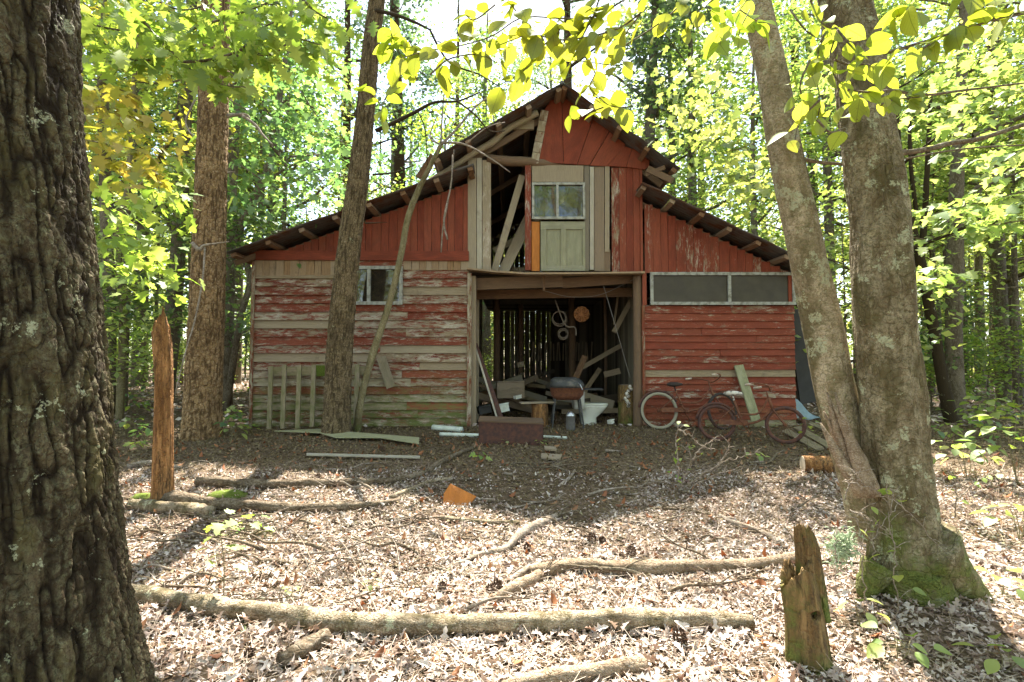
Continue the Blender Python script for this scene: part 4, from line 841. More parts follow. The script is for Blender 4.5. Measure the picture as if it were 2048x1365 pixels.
# ---------------------------------------------------------------- big trees
def trunk_mesh(name, path, parent, mat, segs, rows, depth, cellw, cellh, mode='furrow', flare=.0, flare_h=.5, seed=1, roots=5, loc=None, bend=1.0):
    """path: rows of (x,y,z,r) bottom to top"""
    q = spline(path, 60); L = np.concatenate([[0], np.cumsum(np.linalg.norm(np.diff(q[:, :3], axis=0), axis=1))])
    s = rows*L[-1] if rows[-1] <= 1.0001 else rows
    C = np.column_stack([np.interp(s, L, q[:, i]) for i in range(4)]); th = np.linspace(0, 2*math.pi, segs, endpoint=False)
    TH, SS = np.meshgrid(th, s); r0 = float(np.median(path[:, 3] if isinstance(path, np.ndarray) else [p[3] for p in path]))
    nu = max(5, int(round(2*math.pi*r0/cellw))); 
    warp = 4.0*(fbm(np.cos(TH)*1.6+seed, np.sin(TH)*1.6, SS*.9, 2)-.4)*(mode == 'furrow')+1.5*(fbm(np.cos(TH)*3+seed, np.sin(TH)*3, SS*3, 3)-.45)+.35*(vn(np.cos(TH)*6, np.sin(TH)*6+seed, SS*7)-.5)
    U = TH/(2*math.pi)*nu+warp*1.3; V = SS/cellh+.5*vn(np.cos(TH)*4+seed, np.sin(TH)*4, SS*5)
    rid = np.ones_like(TH)
    if mode == 'furrow':
        F1, F2, ID = worley(U % nu, V, nu, seed); e = np.clip((F2-F1)*2.9, 0, 1)**.6
        F1b, F2b, IDb = worley((U*2.1+3) % (int(nu*2.1) or 1), V*1.7+9, int(nu*2.1), seed+3); e2 = np.clip((F2b-F1b)*2.5, 0, 1)
        rid = np.clip(e*.8+.3*e2, 0, 1)
        e = e*(.35+.65*sst(.3, .6, fbm(np.cos(TH)*4+9, np.sin(TH)*4, SS*5, 3))); D = depth*(e*(.6+.7*ID)+.25*e2+.9*fbm(np.cos(TH)*26, np.sin(TH)*26, SS*24, 4)-.9)
    elif mode == 'ridge':
        cx_, cy_ = np.cos(TH)*r0, np.sin(TH)*r0; w1 = .09*(fbm(cx_*5, cy_*5, SS*2.2, 3)-.45); w2 = .09*(fbm(cx_*5+9, cy_*5+4, SS*2.2, 3)-.45)
        def rdg(f, fz, k, o_): return np.clip(np.abs(2*vn((cx_+w1)*f+o_, (cy_+w2)*f, SS*fz+o_)-1)*k, 0, 1)**.55
        e = rdg(36, 5.5, 2.2, 3)*(.4+.6*rdg(48, 14, 2.4, 8)); rid = np.clip(e*1.1, 0, 1)
        D = depth*(1.25*e+.4*rdg(75, 34, 2.2, 5)+1.0*fbm(cx_*80, cy_*80, SS*48, 3)-1.1)
    elif mode == 'plate':
        F1, F2, ID = worley(U % nu, V, nu, seed); e = np.clip((F2-F1)*4, 0, 1)**.6
        rid = .35+.65*np.clip(e, 0, 1)*sst(.25, .5, fbm(np.cos(TH)*9, np.sin(TH)*9+3, SS*9, 3))
        D = depth*(e*(.55+.7*ID)+.5*fbm(np.cos(TH)*16, np.sin(TH)*16, SS*22, 3)-.8)
    else:
        D = depth*(1.6*fbm(np.cos(TH)*2.2+seed, np.sin(TH)*2.2, SS*2.2, 4)+.35*fbm(np.cos(TH)*18, np.sin(TH)*18, SS*16, 3)-.95)
    rr = C[:, 3][:, None]*(1+.05*np.sin(TH*2+seed)+.03*np.sin(TH*3+SS*.7))+D
    if flare:
        fl = np.exp(-SS/flare_h)*flare; rr = rr*(1+fl*(.55+.45*np.cos(roots*TH+seed+.8*np.sin(TH))**2*1.6))
    X = C[:, 0][:, None]+rr*np.cos(TH); Y = C[:, 1][:, None]+rr*np.sin(TH); Z = C[:, 2][:, None]+0*TH
    Vv = np.column_stack([X.ravel(), Y.ravel(), Z.ravel()]); m = len(s)
    i0 = (np.arange(m-1)[:, None]*segs+np.arange(segs)[None]).ravel(); j = (np.arange(m-1)[:, None]*segs+(np.arange(segs)+1)[None] % segs).ravel()
    return npmesh(name, Vv, np.column_stack([i0, j, j+segs, i0+segs]), mat, parent, loc, smooth=True, attrs={'ridge': rid.ravel()})
OBL = lambda px: math.cos(math.atan((px-CX)/FPX))
def px_path(rows, Y=None):
    """rows (px, py, width px, Y) -> (x, y, z, r)"""
    out = []
    for px, py, w, Yd in rows: p = P(px, py, Yd); out.append((*p, w/FPX*Yd/2*OBL(px)))
    return np.array(out)
def rows_(nd, fd, L): return np.concatenate([np.linspace(0, fd, nd, endpoint=False), np.linspace(fd, L, 60)])
def plen(p): return float(np.linalg.norm(np.diff(np.asarray(p)[:, :3], axis=0), axis=1).sum())
# crown of leaves on generated limbs
def crown_data(rng, top, spread, z0, nl, ncl, leaf_n, size, flat=.45, tm=T_DIA):
    """limbs + leaf positions in local coordinates, trunk axis at x=y=0 up to top"""
    limbs = []; cen = []
    for k in range(nl):
        z = z0+(top-z0)*(k+.5)/nl*.92+rng.uniform(-.3, .3); a = k*2.4+rng.uniform(-.5, .5); t = (z-z0)/(top-z0); L = spread*(1.15-.75*t)*rng.uniform(.7, 1.15)
        d = np.array([math.cos(a), math.sin(a), 0]); p = [np.array([0, 0, z]), d*L*.35+[0, 0, z+L*.12], d*L*.7+[rng.uniform(-.3, .3), rng.uniform(-.3, .3), z+L*.3], d*L+[rng.uniform(-.4, .4), rng.uniform(-.4, .4), z+L*.35]]
        limbs.append((p, .012*top*(1.1-t)*.35+.008))
        for c in range(ncl):
            f = rng.uniform(.35, 1.08); i = min(int(f*3), 2); q = p[i]+(p[i+1]-p[i])*(f*3-i); cen.append(q+rng.normal(0, L*.16, 3)*[1, 1, .6])
            if rng.rand() < .5: limbs.append(([p[i], (p[i]+q)/2+[0, 0, .05], cen[-1]], .010))
    cen = np.array(cen); n = len(cen)*leaf_n; idx = np.repeat(np.arange(len(cen)), leaf_n)
    sg = spread*.13+.16; pos = cen[idx]+rng.normal(0, 1, (n, 3))*np.array([sg, sg, sg*flat])
    return limbs, pos
def leaf_mesh(name, pos, size, mat, parent, tm=T_DIA, tilt=.45, rng=RS, loc=None, extra=None):
    n = len(pos); V, F = scatter(tm[0], tm[1], pos, rng.uniform(0, 6.28, n), rng.normal(.15, tilt, n), rng.normal(0, tilt, n), rng.uniform(.7, 1.25, n)*size)
    return npmesh(name, V, F, mat, parent, loc)
def add_crown(tree, base, top, spread, z0, nl, ncl, ln, size, mat, seed, flat=.45, tm=T_DIA, bark='bark_far', lmb=True):
    rng = np.random.RandomState(seed); limbs, pos = crown_data(rng, top, spread, z0, nl, ncl, ln, size, flat)
    if lmb:
        mb = MB()
        for p, r in limbs: tube(mb, np.array(p)+base, [r, r*.25], 5, 6, cap=False)
        mb.build('limbs', M[bark], tree, smooth=True)
    leaf_mesh('crown', pos+base, size, M[mat], tree, tm, rng=rng)
# A: big furrowed trunk at the left edge
pA = np.array([(-1.80, 1.95, -.15, .40), (-1.86, 1.95, .4, .365), (-1.95, 1.95, 1.4, .345), (-2.07, 1.96, 2.6, .325), (-2.1, 1.98, 4.5, .29), (-2.2, 2.0, 8.0, .2), (-2.2, 2.0, 10.5, .08)])
tA = thing('tree', 'huge dark furrowed trunk filling the left edge of the view', 'tree', pA[0][:3])
trunk_mesh('trunk', pA, tA, M['bark_deep'], 560, rows_(640, 3.4, plen(pA)), .017, .036, .13, 'ridge', .22, .35, 3)
add_crown(tA, pA[0][:3]*[1, 1, 0], 11.5, 2.6, 8.5, 7, 5, 60, .16, 'leaf', 41)
# B: pine
pB = px_path([(402, 893, 84, 7.7), (405, 800, 78, 7.7), (415, 600, 72, 7.7), (422, 400, 66, 7.7), (428, 200, 62, 7.7), (432, 0, 58, 7.7), (436, -250, 46, 7.7), (440, -450, 30, 7.7)])
pB = np.vstack([pB[0]-[0, 0, .15, 0], pB]); tB = thing('pine_tree', 'stout pine with reddish plated bark left of the barn', 'tree', pB[0][:3])
trunk_mesh('trunk', pB, tB, M['bark_pine'], 260, rows_(560, plen(pB)*.72, plen(pB)), .017, .05, .09, 'plate', .16, .3, 5)
def px_tube(mb, pts, w, Y, seg=7, n=None, wob=.06, Y2=None):
    k = len(pts); Ys = np.linspace(Y, Y2 if Y2 is not None else Y, k); ws = np.interp(np.linspace(0, 1, k), np.linspace(0, 1, np.size(w)), np.atleast_1d(w))
    tube(mb, [P(a, b, y) for (a, b), y in zip(pts, Ys)], [w_/FPX*y/2*(OBL(pts[0][0])*.5+.5) for w_, y in zip(ws, Ys)], seg, n or k*4, wob)
for a_ in (
    dict(a=([(455, 232), (490, 230), (500, 237)], [9, 4], 7.6)),
    dict(a=([(485, 232), (510, 250), (525, 270), (545, 290)], [6, 6, 3], 7.5)),
    dict(a=([(455, 345), (470, 344)], [3, 1], 7.6)),
    dict(a=([(390, 200), (372, 240), (378, 262), (388, 275)], [4, 4, 3], 7.4)),
    ): mb = MB(); px_tube(mb, *a_['a'], **a_.get('k', {})); mb.build('dead_branch', M['stick'], tB, smooth=True)
for a_ in (
    dict(a=([(384, 486), (398, 500), (408, 492), (430, 488), (458, 484)], [8, 9, 5, 2], 7.3)),
    dict(a=([(410, 495), (405, 560), (390, 640), (372, 700), (350, 790)], [4, 4, 3, 3], 7.3), k=dict(Y2=6.9)),
    ): mb = MB(); px_tube(mb, *a_['a'], **a_.get('k', {})); mb.build('dead_branch', M['stick'], tB, smooth=True)
add_crown(tB, np.array([pB[0][0], pB[0][1], 0]), 13, 2.4, 8.8, 8, 5, 75, .15, 'needle', 42)
# C: slender trunk in front of the barn
pC = px_path([(672, 877, 56, 7.85), (674, 800, 52, 7.85), (682, 650, 50, 7.83), (700, 480, 44, 7.8), (718, 350, 40, 7.75), (730, 240, 36, 7.7), (742, 100, 33, 7.6), (756, -20, 30, 7.55), (775, -250, 24, 7.5), (790, -450, 16, 7.5)])
pC = np.vstack([pC[0]-[0, 0, .15, 0], pC]); tC = thing('tree', 'slender leaning brown trunk standing before the left barn window', 'tree', pC[0][:3])
trunk_mesh('trunk', pC, tC, M['bark_slim'], 180, rows_(560, plen(pC)*.75, plen(pC)), .016, .03, .07, 'plate', .28, .16, 8)
for a_ in (
    dict(a=([(752, 262), (790, 245), (830, 225), (870, 205), (915, 203), (960, 185)], [9, 8, 5, 3], 7.6), k=dict(Y2=7.2)),
    dict(a=([(745, 20), (790, 30), (830, 45), (860, 60)], [8, 7, 4], 7.5), k=dict(Y2=7)),
    dict(a=([(835, 222), (850, 260), (855, 330)], [3, 2], 7.4)),
    dict(a=([(745, 350), (790, 345), (830, 330)], [5, 3, 2], 7.6)),
    dict(a=([(860, 60), (880, 100), (905, 130), (960, 150), (1000, 175)], [5, 4, 2], 7.2)),
    dict(a=([(915, 203), (950, 230), (980, 262), (1010, 262)], [4, 3, 2], 7.2)),
    dict(a=([(710, 232), (690, 228)], [4, 2], 7.6)),
    dict(a=([(730, 447), (775, 445)], [3, 1], 7.6)),
    ): mb = MB(); px_tube(mb, *a_['a'], **a_.get('k', {})); mb.build('branch', M['bark_slim'], tC, smooth=True)
add_crown(tC, np.array([pC[-1][0]-.1, pC[0][1], 0]), 12.2, 2.3, 8.6, 7, 5, 70, .14, 'leaf', 43)
# D: leaning sapling in front of the barn
tD = thing('sapling', 'thin pale leaning sapling with bare forked limbs before the barn', 'tree', P(714, 862, 8.2))
mb = MB(); px_tube(mb, [(713, 870), (722, 800), (745, 710), (775, 620), (800, 520), (815, 440), (835, 385), (862, 330), (882, 290)], [17, 15, 15, 14, 13, 13, 12, 10, 9], 8.15, 10, 44, .05, Y2=7.7); mb.build('trunk', M['bark_green'], tD, smooth=True)
for pts, w in (([(882, 290), (910, 262), (950, 215), (985, 190)], [6, 4, 3]), ([(882, 290), (884, 240), (890, 180), (905, 130)], [4, 3, 2]), ([(882, 285), (930, 290), (985, 320), (1020, 345)], [5, 4, 2]), ([(930, 290), (975, 255), (1010, 245)], [3, 2]), ([(882, 290), (860, 275), (875, 230)], [4, 2]), ([(895, 480), (888, 440), (902, 370), (905, 310)], [4, 4, 2])):
    mb = MB(); px_tube(mb, pts, w, 7.7, 6); mb.build('limb', M['stick'], tD, smooth=True)
vt = thing('vine_stem', 'thin twining brown stem climbing the upper barn wall', 'vine', P(882, 505, Y0-.1)); mb = MB(); px_tube(mb, [(882, 505), (886, 455), (895, 410), (905, 340), (908, 300)], [3, 3, 2, 2], Y0-.6, 6, 16); mb.build('stem', M['stick'], vt, smooth=True)
# E: right big trunk, F: its leaning twin
pE = px_path([(1838, 1215, 188, 3.05), (1818, 1130, 164, 3.05), (1806, 1000, 140, 3.08), (1794, 900, 132, 3.1), (1781, 750, 126, 3.1), (1766, 600, 127, 3.1), (1758, 450, 125, 3.12), (1741, 300, 119, 3.15), (1716, 120, 108, 3.2), (1680, -40, 104, 3.25), (1640, -500, 90, 3.4), (1600, -1100, 60, 3.6), (1590, -1700, 25, 3.8)])
pE = np.vstack([pE[0]-[0, 0, .15, 0], pE]); tE = thing('tree', 'thick lichen spotted trunk with mossy flared base at the right', 'tree', pE[0][:3])
trunk_mesh('trunk', pE, tE, M['bark_smooth'], 340, rows_(600, 3.9, plen(pE)), .036, .05, .1, 'smooth', .30, .16, 2, 4)
mb = MB()
for pts, w, Y in (([(1845, 1090), (1900, 1150), (1955, 1200), (2015, 1240)], [150, 100, 60, 24], 3.0), ([(1760, 1130), (1735, 1175), (1725, 1200)], [70, 45, 20], 3.0), ([(1850, 1150), (1868, 1210), (1880, 1232)], [60, 40, 20], 2.9)):
    px_tube(mb, pts, w, Y, 14, 14, .06)
mb.build('root', M['bark_smooth'], tE, smooth=True)
pF = px_path([(1738, 1080, 70, 3.22), (1720, 980, 76, 3.25), (1695, 880, 84, 3.3), (1668, 770, 82, 3.32), (1645, 650, 80, 3.35), (1620, 540, 76, 3.35), (1590, 400, 70, 3.35), (1565, 280, 66, 3.35), (1545, 150, 62, 3.35), (1515, 20, 58, 3.3), (1480, -120, 54, 3.3), (1380, -500, 44, 3.3), (1300, -1000, 24, 3.4)])
trunk_mesh('leaning_trunk', pF, tE, M['bark_lean'], 220, rows_(480, 3.9, plen(pF)), .014, .05, .1, 'smooth', .0, .2, 9)
# broken splintered stub between the trunks
mb = MB()
for k in range(9):
    a = k*.7; o_ = np.array([.035*math.cos(a), .03*math.sin(a), 0]); p0 = P(1735, 990, 3.05); p1_ = P(1655+random.uniform(-12, 16), 790+random.uniform(-10, 60), 3.12)
    tube(mb, [p0+o_, (p0+p1_)/2+o_*1.3, p1_+o_*.9], [.04, .03, .005], 7, 10, .12)
mb.build('broken_stub', M['rotlog'], tE, smooth=True)
for pts, w, Y in (([(1785, 308), (1850, 300), (1900, 287), (1960, 278), (2048, 250), (2120, 235)], [13, 11, 10, 9], 3.3), ([(1800, 320), (1880, 305), (1960, 295), (2060, 290)], [4, 4, 3], 3.6), ([(1765, 180), (1850, 190), (1920, 182), (2060, 165)], [6, 6, 4], 3.9), ([(1760, 110), (1860, 80), (1960, 50), (2060, 25)], [7, 6, 4], 3.4),
                  ([(1640, 1070), (1600, 345), (1560, 320)][1:], [8, 4], 3.3), ([(1600, 318), (1640, 325), (1700, 330)], [9, 6], 3.5)):
    mb = MB(); px_tube(mb, pts, w, Y, 7, 20, .08); mb.build('branch', M['bark_far'], tE, smooth=True)
mb = MB()
for k in range(520):
    g_ = P(random.gauss(1684, 13), random.gauss(1095, 16), 3.0+random.gauss(0, .03)); d_ = RS.normal(0, 1, 3)*.018; tube(mb, [g_, g_+d_*.5, g_+d_+[0, 0, -.004]], [.0045, .003, .0015], 4, cap=False)
mb.build('lichen_tuft', M['lichen'], tE)['kind'] = 'stuff'
add_crown(tE, np.array([pE[-1][0]-.3, pE[0][1], 0]), 12, 2.8, 8.5, 8, 5, 60, .15, 'leaf', 44)
# ---------------------------------------------------------------- snags and logs
def snag(name, label, path, mat, seed, segs=90, rows=160, jag=.12, depth=.012, hole=None, cat='snag'):
    path = np.array(path); q = spline(path, rows); th = np.linspace(0, 2*math.pi, segs, endpoint=False); TH, I = np.meshgrid(th, np.arange(rows)); t = I/(rows-1)
    C = q[I]; top = q[-1][2]; H = top-q[0][2]
    r = C[..., 3]*(1+.09*np.sin(3*TH+seed)+.06*np.sin(5*TH+seed*2))+depth*(2*fbm(np.cos(TH)*3+seed, np.sin(TH)*3, t*H*3, 4)-.95)+depth*.7*(vn(np.cos(TH)*12, np.sin(TH)*12+seed, t*H*2.5)-.5)
    r = r*(1+.25*np.exp(-t*H/.08))
    jz = jag*(vn(np.cos(TH)*1.3+seed, np.sin(TH)*1.3, 5)*1.8+.35*vn(np.cos(TH)*6, np.sin(TH)*6+seed, 2)+.15*vn(np.cos(TH)*14, np.sin(TH)*14+seed, 2)-.8)
    Z = C[..., 2]+t**4*jz*H
    X = C[..., 0]+r*np.cos(TH); Y = C[..., 1]+r*np.sin(TH)
    if hole is not None:
        d = np.sqrt((X-hole[0])**2+((Z-hole[2])*1.0)**2); m_ = (d < hole[3]) & (Y < C[..., 1]); Y = np.where(m_, Y+.09*np.sqrt(np.clip(1-d/hole[3], 0, 1)), Y)
    V = np.column_stack([X.ravel(), Y.ravel(), Z.ravel()])
    # inner hollow rings
    inn = []
    for k, (f, dz) in enumerate(((.78, -.004), (.6, -.035), (.35, -.05))):
        c = q[-1]; inn.append(np.column_stack([c[0]+(X[-1]-c[0])*f, c[1]+(Y[-1]-c[1])*f, Z[-1]+dz+.01*np.sin(th*7)]))
    V = np.vstack([V]+inn); tot = rows+3
    i0 = (np.arange(tot-1)[:, None]*segs+np.arange(segs)[None]).ravel(); j = (np.arange(tot-1)[:, None]*segs+((np.arange(segs)+1) % segs)[None]).ravel()
    F = np.column_stack([i0, j, j+segs, i0+segs]); o = npmesh(name, V, F, M[mat], loc=path[0][:3], smooth=True); return tag(o, label, cat)
b0 = G(325, 1010); sn = px_path([(325, 1010, 46, b0[1]), (327, 900, 41, b0[1]), (328, 780, 38, b0[1]), (325, 690, 41, b0[1]), (322, 655, 36, b0[1])]); sn[0][2] -= .06
snag('dead_snag', 'tall broken orange brown dead snag in front of the pine', sn, 'deadwood', 2, jag=.10)
b1 = G(1618, 1325); sn = px_path([(1618, 1335, 86, b1[1]), (1612, 1260, 80, b1[1]), (1600, 1190, 72, b1[1]), (1592, 1165, 62, b1[1])]); sn[0][2] -= .06
s2 = snag('broken_stump', 'mossy broken stump with a round hole at the lower right', sn, 'mosswood', 5, jag=.22, depth=.014, hole=(*P(1612, 1215, b1[1]), .022), cat='stump')
sn = px_path([(1628, 1230, 56, b1[1]+.02), (1624, 1150, 50, b1[1]+.02), (1616, 1100, 44, b1[1]+.02), (1608, 1068, 34, b1[1]+.02)])
s3 = snag('spike', None, sn, 'mosswood', 7, 60, 120, .12, .016); s3.parent = s2; s3.location = tuple(np.array(s3.location)-np.array(s2.location)); del_ = [k for k in ('category', 'label') if k in s3.keys()]
for k in del_: del s3[k]
def log(label, pts, w, mat='log', group=None, seg=16, name='fallen_log', lift=.95, wob=.05, n=None):
    """w in px widths along the path"""
    ws = np.interp(np.linspace(0, 1, len(pts)), np.linspace(0, 1, len(w)), w); w3 = []; rr = []
    for (px, py), q in zip(pts, ws): g = G(px, py); r = q/FPX*g[1]/2*(1.18 if q < 30 else 1.0); rr.append(r); w3.append(g+[0, 0, r*lift])
    mb = MB(); tube(mb, w3, rr, seg, n or len(pts)*7, wob, nz=.32 if seg > 8 else 0); return tag(mb.build(name, M[mat], loc=w3[0], smooth=True), label, 'log' if name == 'fallen_log' else 'stick', group)
log('long pale fallen log lying right across the foreground', [(255, 1200), (330, 1216), (420, 1232), (560, 1252), (700, 1268), (800, 1272), (900, 1270), (1010, 1266), (1120, 1264), (1250, 1258), (1380, 1256), (1505, 1262)], [32, 35, 38, 42, 44, 40, 38, 40, 38, 32], n=120, wob=.035)
lp = np.array([G(a, b) for a, b in [(300, 1216), (420, 1232), (560, 1252), (700, 1268), (900, 1270), (1120, 1264), (1380, 1256), (1490, 1260)]]); lp = spline(lp, 500); kk = RS.randint(0, 500, 620); sd = RS.choice([-1., 1.], 620)
hh = RS.rand(620)**1.6; po = lp[kk]+np.column_stack([RS.normal(0, .01, 620), sd*(.06+.05*(1-hh))*RS.uniform(.8, 1.3, 620), .008+.03*hh])
V, F = scatter(T_DEAD[0], T_DEAD[1], po, RS.uniform(0, 6.28, 620), RS.normal(0, .7, 620), RS.normal(0, .7, 620), RS.uniform(.03, .085, 620))
tag(npmesh('leaf_drift', V, F, M['litter']), 'dead leaves banked against the long foreground log', 'leaf litter', kind='stuff')
log('split tan fallen branch across the middle of the leaves', [(1110, 1138), (1160, 1145), (1230, 1152), (1330, 1150), (1430, 1146), (1520, 1138), (1592, 1128)], [14, 24, 26, 22, 18, 20], 'rotlog', wob=.1)
log('short broken piece of rotten branch right of the curved stick', [(985, 1205), (1030, 1188), (1078, 1165)], [12, 20, 22], 'rotlog', wob=.12)
log('splintered broken piece joined near the tan branch', [(1060, 1150), (1100, 1152), (1150, 1138)], [16, 22, 14], 'rotlog', wob=.12); log('thin split piece of wood above the broken pieces', [(1012, 1170), (1050, 1150), (1080, 1135)], [8, 12, 10], 'stick')
log('dark rotten log at the bottom edge of the view', [(1000, 1385), (1100, 1372), (1200, 1358), (1290, 1340)], [20, 30, 32, 22], 'rotlog', wob=.1); log('short mossy log slanting by the lower left', [(560, 1338), (600, 1318), (655, 1290)], [30, 32, 26], 'darklog', wob=.08)
log('upper dark log running from the snag toward the doorway', [(395, 972), (450, 975), (540, 978), (620, 975), (700, 972), (780, 968), (840, 955), (890, 925), (950, 897)], [15, 17, 14, 13, 12, 11, 9, 6], 'darklog', wob=.09)
log('lower dark log running right from the snag foot', [(330, 1010), (420, 1020), (520, 1024), (600, 1026), (690, 1022), (760, 1014), (800, 1004)], [26, 20, 16, 16, 11, 7], 'darklog', wob=.09); log('short pale log lying below the dead snag', [(262, 1020), (320, 1026), (380, 1030), (425, 1034)], [18, 20, 20, 18], 'log')
log('grey forked branch rising toward the orange slab', [(780, 1000), (820, 985), (860, 968), (905, 960)], [8, 8, 5], 'log', name='fallen_stick'); log('short straight stick in the sun below the slab', [(880, 1042), (950, 1048), (1040, 1050)], [9, 8, 7], 'log', name='fallen_stick')
log('long curved stick rising to the shadow tip', [(845, 1160), (900, 1140), (960, 1115), (1010, 1105), (1045, 1075), (1090, 1050), (1112, 1038)], [5, 7, 9, 11, 15, 13, 10], 'stick', name='fallen_stick', wob=.1)
log('stick lying in the sun left of the broken stump', [(1440, 1035), (1470, 1055), (1520, 1070), (1560, 1090)], [6, 11, 11, 8], 'stick', name='fallen_stick'); log('bent dark stick crossing the split tan branch', [(1350, 1190), (1380, 1160), (1430, 1130), (1475, 1100)], [7, 8, 6, 3], 'stick', name='fallen_stick')
log('fallen limb among the leaves right of the big trunk', [(1885, 1100), (1960, 1130), (2060, 1165)], [10, 14, 16], 'stick', name='fallen_stick'); log('pale branch lying behind the dead snag', [(255, 940), (300, 932), (360, 940)], [10, 9, 6], 'stick', name='fallen_stick')
log('short dark stick in the barn shadow', [(1118, 975), (1140, 958), (1150, 942)], [5, 5, 3], 'stick', name='fallen_stick'); log('thin stick above the foreground log on the left', [(930, 1220), (1010, 1218), (1080, 1205)], [4, 5, 3], 'stick', name='fallen_stick')
for k in range(170):
    px = random.uniform(260, 2040); py = random.uniform(905, 1360); a = random.uniform(-.5, .5)+(math.pi if random.random() < .5 else 0); L = random.uniform(18, 75)*(py-700)/400; pts = []
    x, y = px, py
    for q in range(4): pts.append((x, y)); a += random.uniform(-.35, .35); x += math.cos(a)*L/3; y += math.sin(a)*L/3*.45
    if min(p[1] for p in pts) < 890: continue
    log('thin dry twig lying loose on the leaf litter', pts, [random.uniform(2.5, 6.5), random.uniform(1, 2.5)], random.choice(['stick', 'darklog', 'bark_far']), 'dry twigs on the leaf litter', 5, 'twig', 1.5, .1, 9)
for k in range(80):
    px = random.uniform(270, 900) if k < 48 else random.uniform(900, 1650); py = random.uniform(925, 1230); a = random.uniform(-.35, .35)+(math.pi if random.random() < .5 else 0); L = random.uniform(90, 240)*(py-700)/400
    g0_ = G(px, py); sc_ = g0_[1]/FPX; pts = []; x, y, zz = g0_[0], g0_[1], 0
    for q in range(6): pts.append(np.array([x, y, float(gz(x, y))+.012+zz])); a += random.uniform(-.45, .45); x += math.cos(a)*L*sc_/5; y += math.sin(a)*L*sc_/5*.7; zz = max(0, zz+random.uniform(-.03, .045))
    mb = MB(); r_ = random.uniform(.006, .016); tube(mb, pts, [r_, r_*.3], 6, 30, .08)
    q_ = spline(pts, 30)
    for i in range(random.randint(2, 5)):
        b_ = q_[random.randint(6, 26)]; d_ = np.array([random.uniform(-.2, .2), random.uniform(-.12, .12), random.uniform(.0, .08)]); tube(mb, [b_, b_+d_*.5+[0, 0, .015], b_+d_], [r_*.5, r_*.15], 5, 8)
    tag(mb.build('fallen_branch', M[random.choice(['darklog', 'darklog', 'stick', 'bark_far'])], loc=pts[0], smooth=True), 'crooked dead twiggy branch lying on the leaf litter', 'branch', 'crooked branches fallen on the litter')
# arching thin twigs (left centre)
for k, (pts, w, lb) in enumerate((([(640, 1175), (600, 1110), (555, 1075), (510, 1050)], 3, 'dark twig arching over the litter nearest the maple seedling'), ([(760, 1250), (720, 1180), (680, 1120), (640, 1105), (570, 1110)], 4, 'long arching twig reaching down to the foreground log'), ([(600, 1118), (680, 1130), (760, 1112), (830, 1120), (900, 1140)], 5, 'low springy twig lying in the sunny leaves'), ([(640, 1160), (720, 1148), (790, 1155), (850, 1165)], 4, 'short springy twig beneath the low springy one'), ([(740, 1165), (700, 1110), (660, 1090), (655, 1045)], 3, 'bare upright twig standing in the sunny litter'), ([(800, 1160), (790, 1120), (760, 1100), (700, 1090)], 3, 'hooked dark twig right of the upright one'))):
    mb = MB(); w3 = [G(*p)+[0, 0, .03+.10*math.sin(math.pi*i/(len(pts)-1))] for i, p in enumerate(pts)]; tube(mb, w3, [w/FPX*w3[0][1]/2, .0015], 5, 22, .05)
    for i in range(5):
        a_ = spline(w3, 22)[3+i*4]; tube(mb, [a_, a_+[random.uniform(-.12, .12), random.uniform(-.1, .1), random.uniform(.0, .1)]], [.002, .0008], 4, 5)
    tag(mb.build('arching_twig', M['stick'], loc=w3[0], smooth=True), lb, 'twig')
# pine cones
def cone_mesh():
    mb = MB()
    for k in range(46):
        t = k/46; a = k*2.4; r = .026*math.sin(math.pi*(t*.85+.12)); c = np.array([r*.4*math.cos(a), r*.4*math.sin(a), .06*t]); d = np.array([math.cos(a), math.sin(a), .35]); s_ = np.array([-math.sin(a), math.cos(a), 0])
        mb.add([c, c+d*r+s_*.008, c+d*(r+.004)+[0, 0, .004], c+d*r-s_*.008, c+d*r*.6+[0, 0, -.006]], [(0, 1, 2), (0, 2, 3), (0, 4, 1), (0, 3, 4), (1, 4, 2), (2, 4, 3)])
    return mb
cm0 = None
for px, py in ((660, 1052), (1048, 1105), (1190, 1088), (1208, 1086), (490, 1325), (985, 1182), (975, 1190), (455, 905), (765, 905), (885, 1188), (1265, 1115), (640, 960), (1350, 1290), (520, 962)):
    g = G(px, py)+[0, 0, .02]
    if cm0 is None: o = cone_mesh().build('pine_cone', M['cone']); cm0 = o
    else: o = cm0.copy(); COL.objects.link(o)
    o.location = tuple(g); o.rotation_euler = (random.uniform(.5, 1.6), 0, random.uniform(0, 6)); s_ = random.uniform(.7, 1.15); o.scale = (s_,)*3
    tag(o, 'dark open pine cone lying on the leaf litter', 'pine cone', 'pine cones on the ground')
